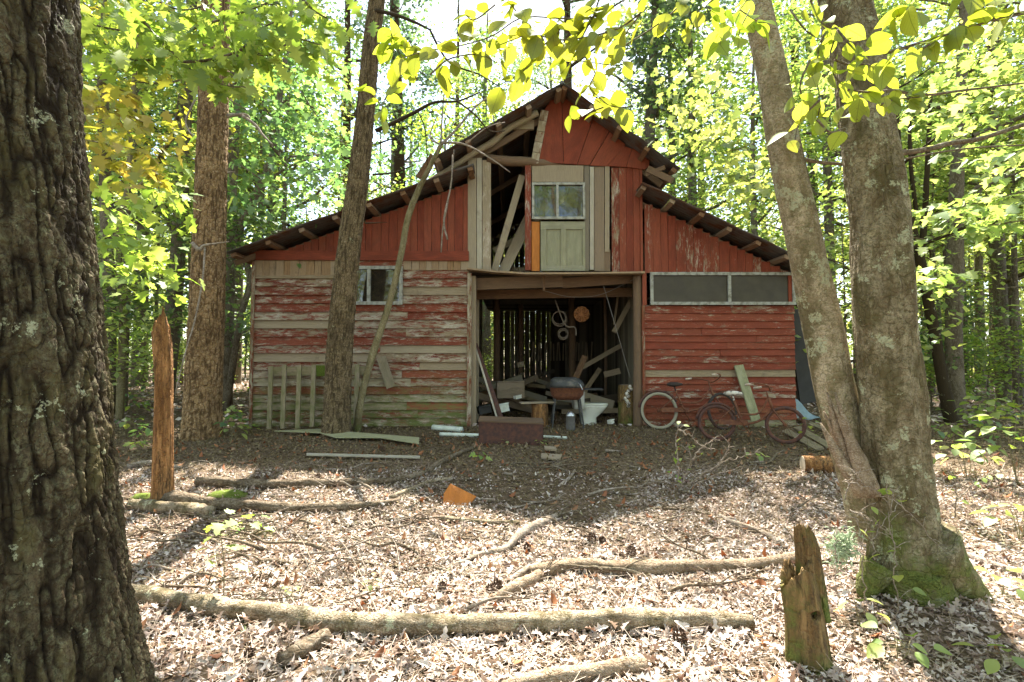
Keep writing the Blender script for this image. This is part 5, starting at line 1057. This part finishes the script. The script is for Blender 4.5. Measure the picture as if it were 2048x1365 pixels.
# ---------------------------------------------------------------- forest behind
FR = np.random.RandomState(5)
def tree_variant(name, label, seed, h, r, z0, spread, nl, ncl, ln, size, lm, bark='bark_far', flat=.45, bendx=.4, tm=T_DIA):
    t = thing(name, label, 'tree', (0, 0, 0)); rng = np.random.RandomState(seed); mb = MB(); b = rng.uniform(-bendx, bendx, 2)
    tube(mb, [(0, 0, -.3), (b[0]*.3, b[1]*.2, h*.3), (b[0]*.6, b[1]*.5, h*.6), (0, 0, h)], [r*1.15, r*.9, r*.65, r*.15], 9, 16, .06, cap=False)
    limbs, pos = crown_data(rng, h, spread, z0, nl, ncl, ln, size, flat)
    for p, rr in limbs: tube(mb, np.array(p), [max(rr, .012), .006], 4, 5, cap=False)
    mb.build('trunk', M[bark], t, smooth=True); leaf_mesh('crown', pos, size, M[lm], t, tm, rng=rng); return t
def place(src, used, x, y, rz, sc, label, group):
    if not used[0]: r = src; used[0] = True
    else:
        r = src.copy(); COL.objects.link(r)
        for ch in src.children: c = ch.copy(); COL.objects.link(c); c.parent = r
    r.location = (x, y, float(gz(x, y))); r.rotation_euler = (0, 0, rz); r.scale = (sc,)*3
    if label: r['label'] = label
    if group: r['group'] = group
    return r
VAR = [
    (tree_variant('broadleaf_tree', 'tall leafy woodland tree with bright sunlit crown', 1, 15, .17, 3.5, 2.8, 16, 6, 44, .17, 'leaf'), [False]),
    (tree_variant('broadleaf_tree', 'tall leafy woodland tree with deeper green crown', 2, 17, .20, 5.0, 3.0, 15, 6, 44, .17, 'leaf_deep'), [False]),
    (tree_variant('broadleaf_tree', 'slim woodland tree leafing from low down', 3, 12, .10, 2.0, 2.2, 16, 5, 44, .15, 'leaf'), [False]),
    (tree_variant('broadleaf_tree', 'woodland tree with yellowing crown', 4, 11, .11, 2.6, 2.2, 12, 5, 60, .15, 'leaf_oak'), [False]),
    (tree_variant('pine_tree', 'tall dark pine with thin grey green crown', 6, 19, .20, 8.0, 2.4, 14, 5, 90, .20, 'needle', 'bark_pine', .5, .2, (np.array([(0, -.05, 0), (1, -.02, .1), (1, .02, .1), (0, .05, 0)]), np.array([(0, 1, 2, 3)]))), [False]),
    (tree_variant('slim_tree', 'thin dark pole tree with sparse leaves', 7, 12, .065, 6.5, 1.6, 8, 4, 40, .15, 'leaf'), [False])]
US = [(tree_variant('understory_sapling', 'low leafy sapling growing among the trunks', 11, 3.6, .025, .6, 1.3, 10, 5, 34, .13, 'leaf', bendx=.2), [False]),
      (tree_variant('understory_sapling', 'low spreading sapling with pale lit leaves', 12, 2.6, .02, .4, 1.4, 8, 5, 34, .12, 'leaf_oak', bendx=.2), [False]),
      (tree_variant('understory_sapling', 'low dark green sapling in the shade', 13, 4.4, .03, .8, 1.4, 10, 5, 34, .13, 'leaf_deep', bendx=.2), [False])]
labs = {0: 'tall bright leaved tree deep in the wood', 1: 'tall deep green tree deep in the wood', 2: 'slim low branched tree deep in the wood', 3: 'small yellow green tree deep in the wood', 4: 'tall dark pine deep in the wood', 5: 'thin pole tree deep in the wood'}
cnt = 0
for Yr, step in ((17.5, 3.6), (20.5, 4.0), (24, 4.6), (28.5, 5.6), (34, 6.6), (41, 7.5), (50, 9)):
    x = -Yr*1.12-3
    while x < Yr*1.12+3:
        xx_ = x+FR.uniform(-1, 1)*step*.35; yy_ = Yr+FR.uniform(-1.3, 1.3); k = int(FR.choice([0, 1, 2, 3, 4, 5], p=[.27, .2, .2, .12, .11, .10]))
        gap = abs(xx_/yy_-.10) < .09
        if gap: k = -1 if yy_ < 19 or FR.rand() < .2 else int(FR.choice([5, 4, 0, 3]))
        if k >= 0: place(*VAR[k], xx_, yy_, FR.uniform(0, 6.28), FR.uniform(.85, 1.15)*(1+.012*(Yr-17)), labs[k], 'distant woodland, '+labs[k]); cnt += 1
        x += step
# side woods nearer than the barn's back
NEAR = ['just left of the barn end', 'between the pine and the far left trunks', 'behind the left rear corner of the barn', 'at the far left edge of the clearing', 'behind the curving tree left of the barn', 'furthest back at the left of the barn', 'just right of the barn end behind the twin trunk', 'right of the leaning forked trunk', 'behind the knotty far right trunk', 'behind the right rear corner of the barn', 'at the far right edge of the clearing', 'furthest back at the right of the barn', 'nearest the viewer right of the barn', 'nearest the viewer left of the pine']
for (x, y, k, s_) in ((-8.6, 11.5, 2, .95), (-11.5, 13.5, 0, .95), (-7.0, 14.2, 3, 1), (-14, 10.5, 2, 1), (-9.5, 16, 1, .9), (-13.5, 17, 0, 1), (8.5, 12.5, 2, .9), (11.2, 10.8, 3, .95), (13.2, 14, 0, .9), (7.4, 15.5, 3, 1.05), (16, 12, 1, .8), (10, 17, 0, .9), (9.8, 8.2, 2, .7), (-10.5, 8.2, 2, .72)):
    lo_ = NEAR.pop(0); place(*VAR[k], x, y, FR.uniform(0, 6.28), s_, labs[k].replace(' deep in the wood', '')+' '+lo_, 'nearer woodland beside the barn')
for k in range(125):
    y = FR.uniform(9, 34); side = -1 if FR.rand() < .5 else 1; x = side*FR.uniform(5.6, y*1.15+1) if y < 17 else FR.uniform(-y*1.1, y*1.1)
    if (abs(x) < 5.6 and y < 17) or (x > 4 and FR.rand() < .55): continue
    i = int(FR.choice([0, 1, 2], p=[.4, .45, .15])); place(*US[i], x, y, FR.uniform(0, 6.28), FR.uniform(.6, 1.15), ('low leafy sapling among the trunks', 'low spreading pale leaved sapling', 'low dark green shaded sapling')[i], ('leafy saplings of the undergrowth', 'pale saplings of the undergrowth', 'dark saplings of the undergrowth')[i])
for k in range(90):
    y = FR.uniform(13, 36); x = FR.uniform(.62, 1.12)*y if FR.rand() < .7 else -FR.uniform(.5, 1.1)*y
    r_ = VAR[5][0]; place(*VAR[5], x, y, FR.uniform(0, 6.28), FR.uniform(.6, 1.0), 'thin dark pole tree in the crowded wood', 'thin pole trees of the crowded wood')
# the wood goes on behind the camera
for (x, y, k, s_) in ((-6, -4, 2, .9), (-2, -6.5, 0, .9), (3, -5.5, 2, 1), (7, -4, 3, 1), (-10, -7, 0, 1), (0, -10, 1, 1), (5, -11, 0, 1), (10, -8, 1, 1), (-5, -12, 1, 1), (-14, -2, 0, 1), (14, -2, 1, 1), (12, 3.5, 0, .9), (-13, 4.5, 1, .95), (-9, 1, 3, 1), (9.5, -.5, 3, 1), (2, -16, 0, 1.1), (-10, -16, 1, 1.1), (12, -16, 0, 1.1)):
    place(*VAR[k], x, y, FR.uniform(0, 6.28), s_, labs[k].replace('deep in the wood', 'growing behind the viewpoint'), 'woodland behind the viewpoint, '+labs[k])
# far wood as one mass
n = 26000; a = FR.uniform(-1.0, 1.0, n); dist = FR.uniform(56, 68, n); z = FR.uniform(0, 1, n)**.8*15*(.75+.35*vn(a*14, 3)); pos = np.column_stack([np.sin(a)*dist, np.cos(a)*dist, z])
k_ = vn(a*40, z*.35, 2) > .40; pos = pos[k_]; V, F = scatter(T_DIA[0], T_DIA[1], pos, FR.uniform(0, 6.28, len(pos)), FR.normal(0, .6, len(pos)), FR.normal(0, .6, len(pos)), FR.uniform(.6, 1.1, len(pos)))
tag(npmesh('far_wood', V, F, M['leaf']), 'far leafy wood closing off the view', 'woodland', kind='stuff')
# hand placed trunks seen in the photograph
def wild(label, rows, mat='bark_far', branches=(), crown=None, Y=None, cat='tree', name='woodland_tree'):
    p = px_path([(a, b, w, Y) for a, b, w in rows]); g = gz(p[0][0], p[0][1]); p[0][2] = g-.1
    t = thing(name, label, cat, p[0][:3]); mb = MB(); tube(mb, p[:, :3], p[:, 3], 12, 40, .05); mb.build('trunk', M[mat], t, smooth=True)
    for pts, w in branches: mb = MB(); px_tube(mb, pts, w, Y, 6, None, .06); mb.build('limb', M[mat], t, smooth=True)
    if crown: add_crown(t, np.array([p[-1][0], Y, 0]), *crown, bark=mat)
    return t
wild('dark trunk just right of the huge left trunk', [(215, 790, 36), (218, 640, 32), (215, 450, 30), (208, 300, 26), (205, 100, 24), (200, -150, 20)], Y=10.5, crown=(12, 2.3, 6.5, 7, 4, 60, .15, 'leaf', 51))
wild('pale slanting trunk left of the dead snag', [(240, 800, 18), (246, 640, 17), (236, 480, 15), (255, 380, 14), (262, 250, 12), (275, 60, 9)], 'bark_green', Y=9.6, crown=(9, 1.8, 4.0, 6, 4, 50, .13, 'leaf_yel', 52))
wild('dark trunk close behind the left side of the pine', [(330, 800, 38), (352, 560, 34), (362, 400, 30), (374, 170, 27), (385, 0, 25), (395, -200, 20)], Y=12.5, branches=(([(356, 480), (330, 420), (322, 330), (350, 250), (362, 180)], [14, 10, 7]), ([(250, 610), (290, 560), (330, 520)], [4, 6])), crown=(13, 2.6, 7.5, 7, 4, 60, .15, 'leaf', 53))
wild('dark trunk showing right of the pine', [(452, 790, 28), (456, 620, 27), (460, 430, 26), (468, 240, 24), (470, 50, 20), (470, -120, 16)], Y=12.5, crown=(13, 2.2, 8, 6, 4, 60, .15, 'leaf_deep', 54))
wild('dark curving tree leaning right above the left eave', [(452, 790, 15), (480, 640, 14), (500, 560, 14), (478, 470, 16), (508, 400, 17), (546, 310, 15), (557, 210, 13), (575, 90, 9), (585, 0, 6)], Y=11.3, branches=(([(500, 420), (525, 378), (575, 335), (640, 312)], [9, 6, 3]), ([(545, 300), (535, 240), (522, 190)], [7, 4]), ([(560, 210), (590, 195), (640, 225)], [5, 3]), ([(500, 430), (470, 445), (455, 450)], [5, 3])), crown=(8.2, 1.9, 3.8, 7, 4, 60, .13, 'leaf_deep', 55))
wild('thin upright tree behind the left roof slope', [(565, 820, 12), (568, 470, 10), (572, 330, 9), (577, 180, 8), (580, 40, 5)], Y=13, branches=(([(570, 360), (600, 320), (612, 280)], [5, 3]),), crown=(10, 1.8, 4.5, 6, 4, 55, .13, 'leaf', 56))
wild('far pine trunk rising left of the roof ridge', [(800, 790, 26), (800, 400, 24), (795, 200, 22), (788, 0, 18), (785, -100, 12)], 'bark_pine', Y=21, crown=(17, 2.4, 10.5, 7, 4, 70, .2, 'needle', 57))
wild('dark pine standing behind the right roof slope', [(1296, 780, 28), (1296, 400, 26), (1300, 250, 23), (1306, 120, 19), (1312, -40, 12)], Y=19, branches=(([(1300, 200), (1260, 175), (1225, 150), (1190, 155)], [8, 5, 2]), ([(1304, 170), (1350, 150), (1400, 130)], [7, 3]), ([(1302, 210), (1345, 230), (1375, 265)], [5, 2])), crown=(16, 2.6, 8.5, 9, 5, 90, .2, 'needle', 58))
wild('straight trunk seen between the twin right trunks', [(1668, 800, 24), (1664, 640, 22), (1658, 450, 20), (1655, 330, 19), (1650, 100, 16), (1648, -100, 12)], Y=13.5, branches=(([(1658, 420), (1625, 380), (1600, 330)], [6, 4]),), crown=(12.5, 2.0, 6, 6, 4, 60, .14, 'leaf', 59))
wild('leaning forked trunk right of the big trunk', [(1905, 838, 34), (1885, 760, 27), (1866, 650, 25), (1840, 520, 23), (1815, 420, 20), (1800, 330, 17), (1790, 200, 12)], 'bark_slim', Y=9.3, branches=(([(1842, 520), (1850, 420), (1855, 320), (1862, 180)], [15, 12, 7]), ([(1835, 440), (1822, 340), (1818, 230)], [10, 7])), crown=(7.5, 1.9, 3.2, 7, 4, 60, .12, 'leaf', 60))
wild('dark knotty trunk with peeling bark far right', [(1915, 842, 40), (1908, 700, 38), (1910, 560, 38), (1912, 400, 33), (1920, 250, 28), (1926, 80, 24), (1932, -120, 18)], Y=10.5, branches=(([(1908, 450), (1940, 390), (1990, 350), (2060, 330)], [11, 9, 6]), ([(1920, 430), (1975, 370), (2055, 340)], [8, 5]), ([(1900, 440), (1860, 480), (1800, 530)], [7, 3])), crown=(11, 2.3, 5.5, 8, 4, 60, .13, 'leaf', 61))
wild('thin trunk at the far right edge of the wood', [(2032, 830, 16), (2030, 600, 14), (2026, 400, 12), (2020, 200, 9)], Y=12, crown=(9, 1.8, 3.6, 6, 4, 50, .13, 'leaf_oak', 62))
# ---------------------------------------------------------------- near leaf sprays
def spray(name, label, cat, twigs, Y, lsize, tm, mat, step, tilt=.5, bark='bark_far', w=3, jit=10, loc=None, extra=(), dY=.25, group=None):
    """twigs: lists of px points; leaves set alternately along them"""
    t = thing(name, label, cat, P(*twigs[0][0], Y), group); pos = []; yaw = []
    for tw in twigs:
        mb = MB()
        Yv = Y+random.uniform(-dY, dY); p3 = [P(a, b, Yv+random.uniform(-.04, .04)) for a, b in tw]; L = sum(math.dist(tw[i], tw[i+1]) for i in range(len(tw)-1)); n = max(3, int(L/step))
        tube(mb, p3, [w/FPX*Y/2, w/FPX*Y/5], 5, max(8, n*2), .08); mb.build('twig', M[bark], t, smooth=True); q = spline(p3, n*2+1)
        for i in range(1, len(q)):
            d = q[i]-q[i-1]; base = math.atan2(d[1], d[0]); s_ = 1 if i % 2 else -1
            if i % 2 == 0 and random.random() < .4: continue
            pos.append(q[i]+[random.uniform(-1, 1)*jit/FPX*Y*.5, random.uniform(-.03, .03), random.uniform(-1, 1)*jit/FPX*Y*.5]); yaw.append(base+s_*random.uniform(.5, 1.3))
    for (a, b, rx, ry, n) in extra:
        for _ in range(n): pos.append(P(random.gauss(a, rx), random.gauss(b, ry), Y+random.uniform(-dY*2, dY*2))); yaw.append(random.uniform(0, 6.28))
    pos = np.array(pos); n = len(pos)
    V, F = scatter(tm[0], tm[1], pos, np.array(yaw), RS.normal(.55, tilt, n), RS.normal(0, tilt, n), RS.uniform(.7, 1.2, n)*lsize); npmesh('leaves', V, F, M[mat], t, smooth=True, attrs={'lu': np.tile(tm[0][:, 0], n), 'lv': np.tile(tm[0][:, 1], n)}); return t
DOG = [[(1265, -10), (1215, 20), (1180, 36), (1130, 38), (1045, 36), (985, 72), (920, 92), (850, 103), (800, 118)], [(1045, 36), (1030, 20), (1010, -10)], [(1290, 20), (1230, 60), (1130, 80), (1060, 70), (1000, 90)], [(860, 150), (900, 118), (960, 110), (1000, 130)],
       [(1200, -10), (1188, 30), (1165, 75), (1168, 110), (1190, 145), (1180, 175), (1215, 210)], [(1100, 40), (1120, 60), (1078, 100), (1050, 140), (1010, 165)], [(1380, -10), (1340, 30), (1300, 60), (1240, 100), (1245, 130), (1180, 125), (1130, 118)], [(1280, 30), (1250, 70), (1240, 100)],
       [(1185, 190), (1220, 212), (1250, 215), (1270, 208)], [(1215, 212), (1180, 225), (1150, 240)], [(990, 10), (950, 40), (930, 30)], [(1440, -10), (1400, 20), (1370, 50)], [(850, 120), (830, 100), (810, 70)]]
spray('dogwood_branch', 'yellow green backlit dogwood twigs hanging over the barn ridge', 'branch', DOG, 2.6, .112, T_DOG, 'leaf_dog', 23, .5, w=4, jit=22)
spray('leafy_twig', 'pale yellow green leafy twig in front of the slender trunk', 'branch', [[(760, 240), (765, 215), (775, 190), (800, 175)], [(765, 215), (745, 190), (715, 180)], [(770, 200), (790, 160), (800, 130)], [(850, 100), (820, 95), (790, 90), (770, 95)], [(835, 160), (800, 110), (780, 60)]], 3.0, .12, T_DOG, 'leaf_dog', 17, .6)
VI = [[(1620, -10), (1630, 30), (1655, 55), (1675, 60), (1660, 110), (1668, 150), (1695, 180), (1708, 205), (1690, 232)], [(1655, 55), (1640, 90), (1632, 150), (1640, 200), (1635, 240)], [(1635, 240), (1660, 265), (1690, 255)], [(1640, 200), (1600, 240), (1590, 280)], [(1695, 180), (1740, 185), (1790, 180), (1830, 190)], [(1760, 210), (1790, 200), (1840, 195)], [(1580, 20), (1610, 60), (1640, 80)], [(1675, 60), (1700, 90), (1720, 110)], [(1620, 120), (1600, 170), (1610, 210)], [(1670, 120), (1700, 130), (1745, 130), (1770, 145)]]
spray('climbing_vine', 'vine with big yellow green leaves hanging down the right trunk', 'vine', VI, 2.6, .10, T_DOG, 'leaf_dog', 22, .6, w=5, jit=38)
spray('leafy_branch', 'large yellow leaves hanging into the top right corner', 'branch', [[(2060, 20), (1990, 40), (1920, 60), (1870, 80), (1830, 95)], [(1990, 40), (1960, 10), (1930, -10)], [(1870, 80), (1840, 100), (1800, 98), (1770, 110)], [(2060, 10), (2010, 5), (1960, 15)], [(1850, 20), (1810, 20), (1790, 40)]], 2.3, .135, T_DOG, 'leaf_dog', 30, .5, w=5)
spray('leafy_branch', 'small leafy spray crossing the top of the leaning trunk', 'branch', [[(1500, -10), (1480, 20), (1450, 50), (1440, 90)], [(1480, 20), (1510, 40), (1540, 40)], [(1400, -10), (1420, 20), (1440, 30)], [(1500, 20), (1480, 60), (1475, 85)]], 2.6, .11, T_DOG, 'leaf_dog', 22, .5)
spray('oak_branch', 'bright green oak branch spreading over the top left', 'branch', [[(240, -10), (285, 40), (330, 90), (365, 125), (395, 150)], [(285, 40), (250, 60), (190, 50), (160, 30)], [(330, 90), (300, 120), (250, 115), (200, 80)], [(365, 125), (420, 120), (480, 100), (520, 60), (560, 40)], [(480, 100), (540, 110), (590, 80), (640, 90)], [(400, 140), (440, 170), (500, 175)], [(380, 60), (440, 40), (500, 20), (560, -5)], [(300, -5), (360, 20), (420, 10)], [(470, 90), (480, 140), (470, 170)], [(600, -5), (640, 30), (670, 40)]], 4.3, .17, T_OAK, 'leaf_oak', 10, .55, jit=22, w=6, extra=((240, 35, 60, 32, 70), (430, 80, 90, 42, 170), (600, 45, 55, 32, 80), (210, 90, 40, 30, 40)), dY=.4)
spray('maple_branch', 'yellow autumn maple branch beside the huge left trunk', 'branch', [[(150, 200), (200, 215), (250, 230), (300, 250)], [(170, 280), (220, 290), (270, 300), (310, 320)], [(180, 320), (230, 320), (280, 345), (330, 350)], [(190, 180), (240, 180), (280, 200)]], 4.0, .10, T_MAP, 'leaf_yel', 8, .5, jit=26, extra=((225, 200, 50, 30, 40), (235, 290, 50, 40, 50), (280, 345, 50, 20, 30)), dY=.4)
spray('maple_branch', 'bright green maple branch between the huge trunk and the pine', 'branch', [[(210, 370), (260, 340), (320, 330), (370, 340)], [(220, 430), (280, 400), (330, 380), (372, 400)], [(215, 520), (260, 540), (320, 540), (360, 550)], [(200, 480), (250, 470), (300, 490)]], 5.0, .12, T_MAP, 'leaf_oak', 9, .5, jit=30, extra=((290, 380, 60, 42, 90), (280, 540, 55, 30, 70), (250, 450, 30, 40, 40)), dY=.5)
spray('maple_branch', 'sunlit leafy boughs right of the pine top', 'branch', [[(460, 200), (520, 240), (580, 300)], [(600, 180), (640, 240), (700, 300)], [(480, 330), (540, 370), (600, 400)], [(620, 340), (660, 380), (700, 400)]], 9.5, .15, T_MAP, 'leaf_deep', 8, .5, jit=40, extra=((560, 230, 70, 60, 260), (640, 330, 50, 60, 220), (500, 380, 40, 40, 100)), dY=.8)
spray('maple_branch', 'sunlit boughs hanging right of the barn roof', 'branch', [[(1560, 180), (1480, 230), (1400, 280)], [(1600, 330), (1520, 340), (1450, 370)], [(1580, 250), (1500, 290), (1430, 310)]], 9.0, .15, T_MAP, 'leaf', 8, .5, jit=40, extra=((1430, 260, 60, 50, 260), (1500, 370, 50, 35, 160), (1400, 170, 60, 40, 120)), dY=.8)
spray('maple_branch', 'layered green boughs over the far right wood', 'branch', [[(2060, 380), (1980, 400), (1900, 420), (1830, 440)], [(2060, 440), (1990, 450), (1930, 470)], [(2060, 180), (1990, 200), (1920, 230)], [(1850, 480), (1800, 470)]], 6.5, .13, T_MAP, 'leaf', 9, .35, jit=30, extra=((1960, 430, 60, 25, 150), (1880, 230, 70, 40, 110), (1980, 120, 50, 40, 90), (1850, 560, 40, 25, 60), (1980, 320, 50, 30, 80)), dY=.8)
# ---------------------------------------------------------------- seedlings and low plants
def seedling(label, px, py, hpx, n, lsize, tm, mat, name='seedling', spread=30, stems=1, cat='plant', group=None, w=.004):
    g = G(px, py); s_ = g[1]/FPX; t = thing(name, label, cat, g, group); mb = MB(); pos = []; yaw = []
    for k in range(stems):
        tip = g+[random.uniform(-1, 1)*spread*s_*.5, random.uniform(-.08, .08), hpx*s_*random.uniform(.85, 1.05)]; mid = (g+tip)/2+[random.uniform(-.03, .03), 0, 0]; tube(mb, [g-[0, 0, .02], mid, tip], [w, w*.4], 5, 8)
        m = n//stems
        for i in range(m):
            f = .35+.65*(i+1)/m; b = g+(tip-g)*f; a = i*2.4+k; off = np.array([math.cos(a), math.sin(a)*.8, .15])*spread*s_*random.uniform(.4, .9)*(1.2-.4*f); tube(mb, [b, b+off], [w*.4, w*.2], 4, 3); pos.append(b+off); yaw.append(a)
    mb.build('stem', M['bark_green'], t, smooth=True); pos = np.array(pos); n = len(pos)
    V, F = scatter(tm[0], tm[1], pos, np.array(yaw), RS.normal(.25, .25, n), RS.normal(0, .3, n), RS.uniform(.75, 1.2, n)*lsize); npmesh('leaves', V, F, M[mat], t, smooth=True); return t
seedling('bright green maple seedling with lobed leaves in the left foreground', 447, 1205, 170, 12, .075, T_MAP, 'leaf_oak', spread=45); seedling('low maple seedling with a flat spray of leaves by the snag logs', 490, 1075, 38, 9, .10, T_MAP, 'leaf_oak', spread=48)
seedling('small star leaved seedling by the end of the upper dark log', 965, 925, 20, 5, .08, T_MAP, 'leaf_oak', spread=18); seedling('small green seedling growing against the brown chest', 1015, 888, 10, 5, .05, T_MAP, 'leaf', spread=8); seedling('small green seedling right of the brown chest', 1083, 893, 14, 6, .06, T_MAP, 'leaf', spread=12)
seedling('seedling at the left foot of the barn wall', 507, 866, 18, 6, .09, T_MAP, 'leaf_oak', spread=10); seedling('tiny seedling in front of the foreground log', 500, 1255, 14, 4, .04, T_DOG, 'leaf', spread=14); seedling('yellow green weed above the foreground log', 575, 1205, 25, 6, .04, T_DOG, 'leaf', spread=12); seedling('low green weed in the twiggy litter', 735, 1185, 22, 7, .045, T_DOG, 'leaf', spread=20)
seedling('seedling with pointed leaves near the right trunk foot', 1790, 1325, 40, 9, .08, T_DOG, 'leaf_oak', spread=70, stems=2); seedling('green leafed seedling right of the mossy root', 2000, 1200, 60, 9, .09, T_DOG, 'leaf', spread=50); seedling('broad leaved weed behind the broken stump', 1725, 1260, 55, 6, .07, T_DOG, 'leaf', spread=40)
seedling('green weed in the bottom right corner', 2000, 1345, 50, 8, .075, T_DOG, 'leaf_oak', spread=60, stems=2); seedling('seedling in the litter before the rear bicycle', 1372, 905, 16, 6, .06, T_DOG, 'leaf', spread=20); seedling('low green weed before the front bicycle', 1520, 925, 18, 6, .07, T_DOG, 'leaf', spread=22)
seedling('tall weed by the boards at the barn corner', 1618, 900, 62, 7, .07, T_MAP, 'leaf_oak', spread=16)
seedling('leafy shrub reaching in at the right edge', 2035, 970, 130, 26, .16, T_DOG, 'leaf_oak', 'shrub', 90, 4); seedling('shrub with pale broad leaves right of the big trunk', 1935, 960, 75, 22, .12, T_DOG, 'leaf', 'shrub', 70, 4); seedling('shrub growing against the far right trunks', 1985, 880, 90, 30, .12, T_DOG, 'leaf_oak', 'shrub', 60, 5)
seedling('shrub low in the litter at the right edge', 2040, 1085, 70, 16, .11, T_DOG, 'leaf', 'shrub', 60, 3); seedling('spray of yellow leaves poking in at the right edge', 2052, 870, 60, 12, .18, T_DOG, 'leaf_yel', 'shrub', 50, 3)
seedling('low shrub between the snag and the huge trunk', 268, 905, 20, 12, .09, T_MAP, 'leaf_oak', 'shrub', 22, 2); seedling('leafy undergrowth plant behind the dead snag', 262, 800, 70, 26, .14, T_MAP, 'leaf', 'shrub', 50, 4)
for k in range(46):
    px = random.choice([random.uniform(1850, 2048), random.uniform(240, 300), random.uniform(1850, 2048), random.uniform(445, 500)]); py = random.uniform(785, 900)
    seedling('small woodland plant rising from the shaded leaf litter', px, py, random.uniform(14, 45), 9, .11, random.choice([T_DOG, T_MAP]), random.choice(['leaf', 'leaf_oak', 'leaf_deep']), 'ground_plant', random.uniform(18, 40), 2, group='small plants of the woodland floor')
# brambles: pale bare arching stems before the bicycles, and at the right trunk
def bramble(label, base, stems, Y, mat='stick', w=2.2, leaves=0, name='bramble'):
    t = thing(name, label, 'bramble', P(*base, Y)); mb = MB(); ends = []
    for s_ in stems:
        Yv = Y+random.uniform(-.15, .15); p = [P(a, b, Y+(Yv-Y)*i/len(s_)) for i, (a, b) in enumerate(s_)]; q = spline(p, len(s_)*6); q[1:-1] += RS.normal(0, .006, q[1:-1].shape); tube(mb, q, [w/FPX*Y/2, w/FPX*Y/5], 5)
        for i in range(3, len(q)-1, 3):
            d = np.array([random.uniform(-.09, .09), random.uniform(-.05, .05), random.uniform(-.02, .09)]); tube(mb, [q[i], q[i]+d*.5+[0, 0, .01], q[i]+d], [w/FPX*Y/3.5, .0012], 4, 4); ends.append(q[i]+d)
    mb.build('stems', M[mat], t, smooth=True)
    if leaves:
        e = np.array([ends[i % len(ends)] for i in range(leaves)]); n = len(e); V, F = scatter(T_DOG[0], T_DOG[1], e, RS.uniform(0, 6, n), RS.normal(.2, .3, n), RS.normal(0, .4, n), RS.uniform(.04, .08, n)); npmesh('leaves', V, F, M['leaf_oak'], t)
YBR = float(G(1358, 985)[1])
bramble('pale bare bramble with arching twigs before the bicycles', (1358, 985), [[(1358, 985), (1356, 930), (1352, 880), (1358, 852)], [(1360, 985), (1372, 945), (1390, 910), (1420, 885), (1440, 880)], [(1362, 985), (1395, 955), (1440, 930), (1480, 915), (1520, 905)], [(1364, 985), (1400, 965), (1450, 945), (1500, 935)], [(1358, 985), (1340, 965), (1315, 940)], [(1356, 860), (1380, 872), (1400, 890), (1430, 900)], [(1380, 940), (1382, 915), (1375, 890)], [(1430, 935), (1455, 905), (1458, 880)]], YBR, w=3.6, leaves=12)
bramble('tangle of thin pale stems around the right trunk base', (1725, 1150), [[(1750, 1120), (1748, 1080), (1770, 1040), (1795, 1010), (1790, 990)], [(1795, 1250), (1790, 1130), (1780, 1040), (1772, 960)], [(1672, 1060), (1670, 1120), (1672, 1180)], [(1700, 1020), (1740, 1040), (1780, 1070), (1800, 1100)], [(1690, 960), (1740, 980), (1800, 1010), (1850, 1060), (1920, 1130)], [(1690, 1000), (1700, 960), (1720, 945)], [(1730, 1200), (1722, 1100), (1715, 1040)], [(1650, 1010), (1690, 1030), (1740, 1050)]], 2.75, w=2.6, leaves=12)
bramble('thin dark stem slanting from the stump over the sunny leaves', (1605, 1105), [[(1600, 1175), (1608, 1120), (1580, 1070), (1545, 1020), (1520, 975)], [(1575, 1060), (1540, 1040), (1500, 1035)]], 3.2, 'bark_far', 2)
bramble('pale bare twigs in the litter right of the big trunk', (1900, 1000), [[(1905, 1010), (1930, 985), (1960, 960), (1990, 940)], [(1905, 970), (1950, 965), (2000, 975), (2048, 990)], [(1910, 1035), (1912, 990), (1908, 955)]], 4.4, w=3, leaves=8)
# moss cushions
for px, py, r_, lb in ((455, 992, .16, 'bright green moss cushion between the two dark logs'), (290, 998, .12, 'pale moss patch left of the dead snag foot')):
    g = G(px, py); mb = MB(); loft(mb, [(g[0], g[1], g[2]-.02, r_*1.3, r_*.8), (g[0], g[1], g[2]+.02, r_*1.1, r_*.6), (g[0], g[1], g[2]+.045, r_*.7, r_*.35)], 20); o = mb.build('moss_cushion', M['moss'], loc=g, smooth=True); tag(o, lb, 'moss')
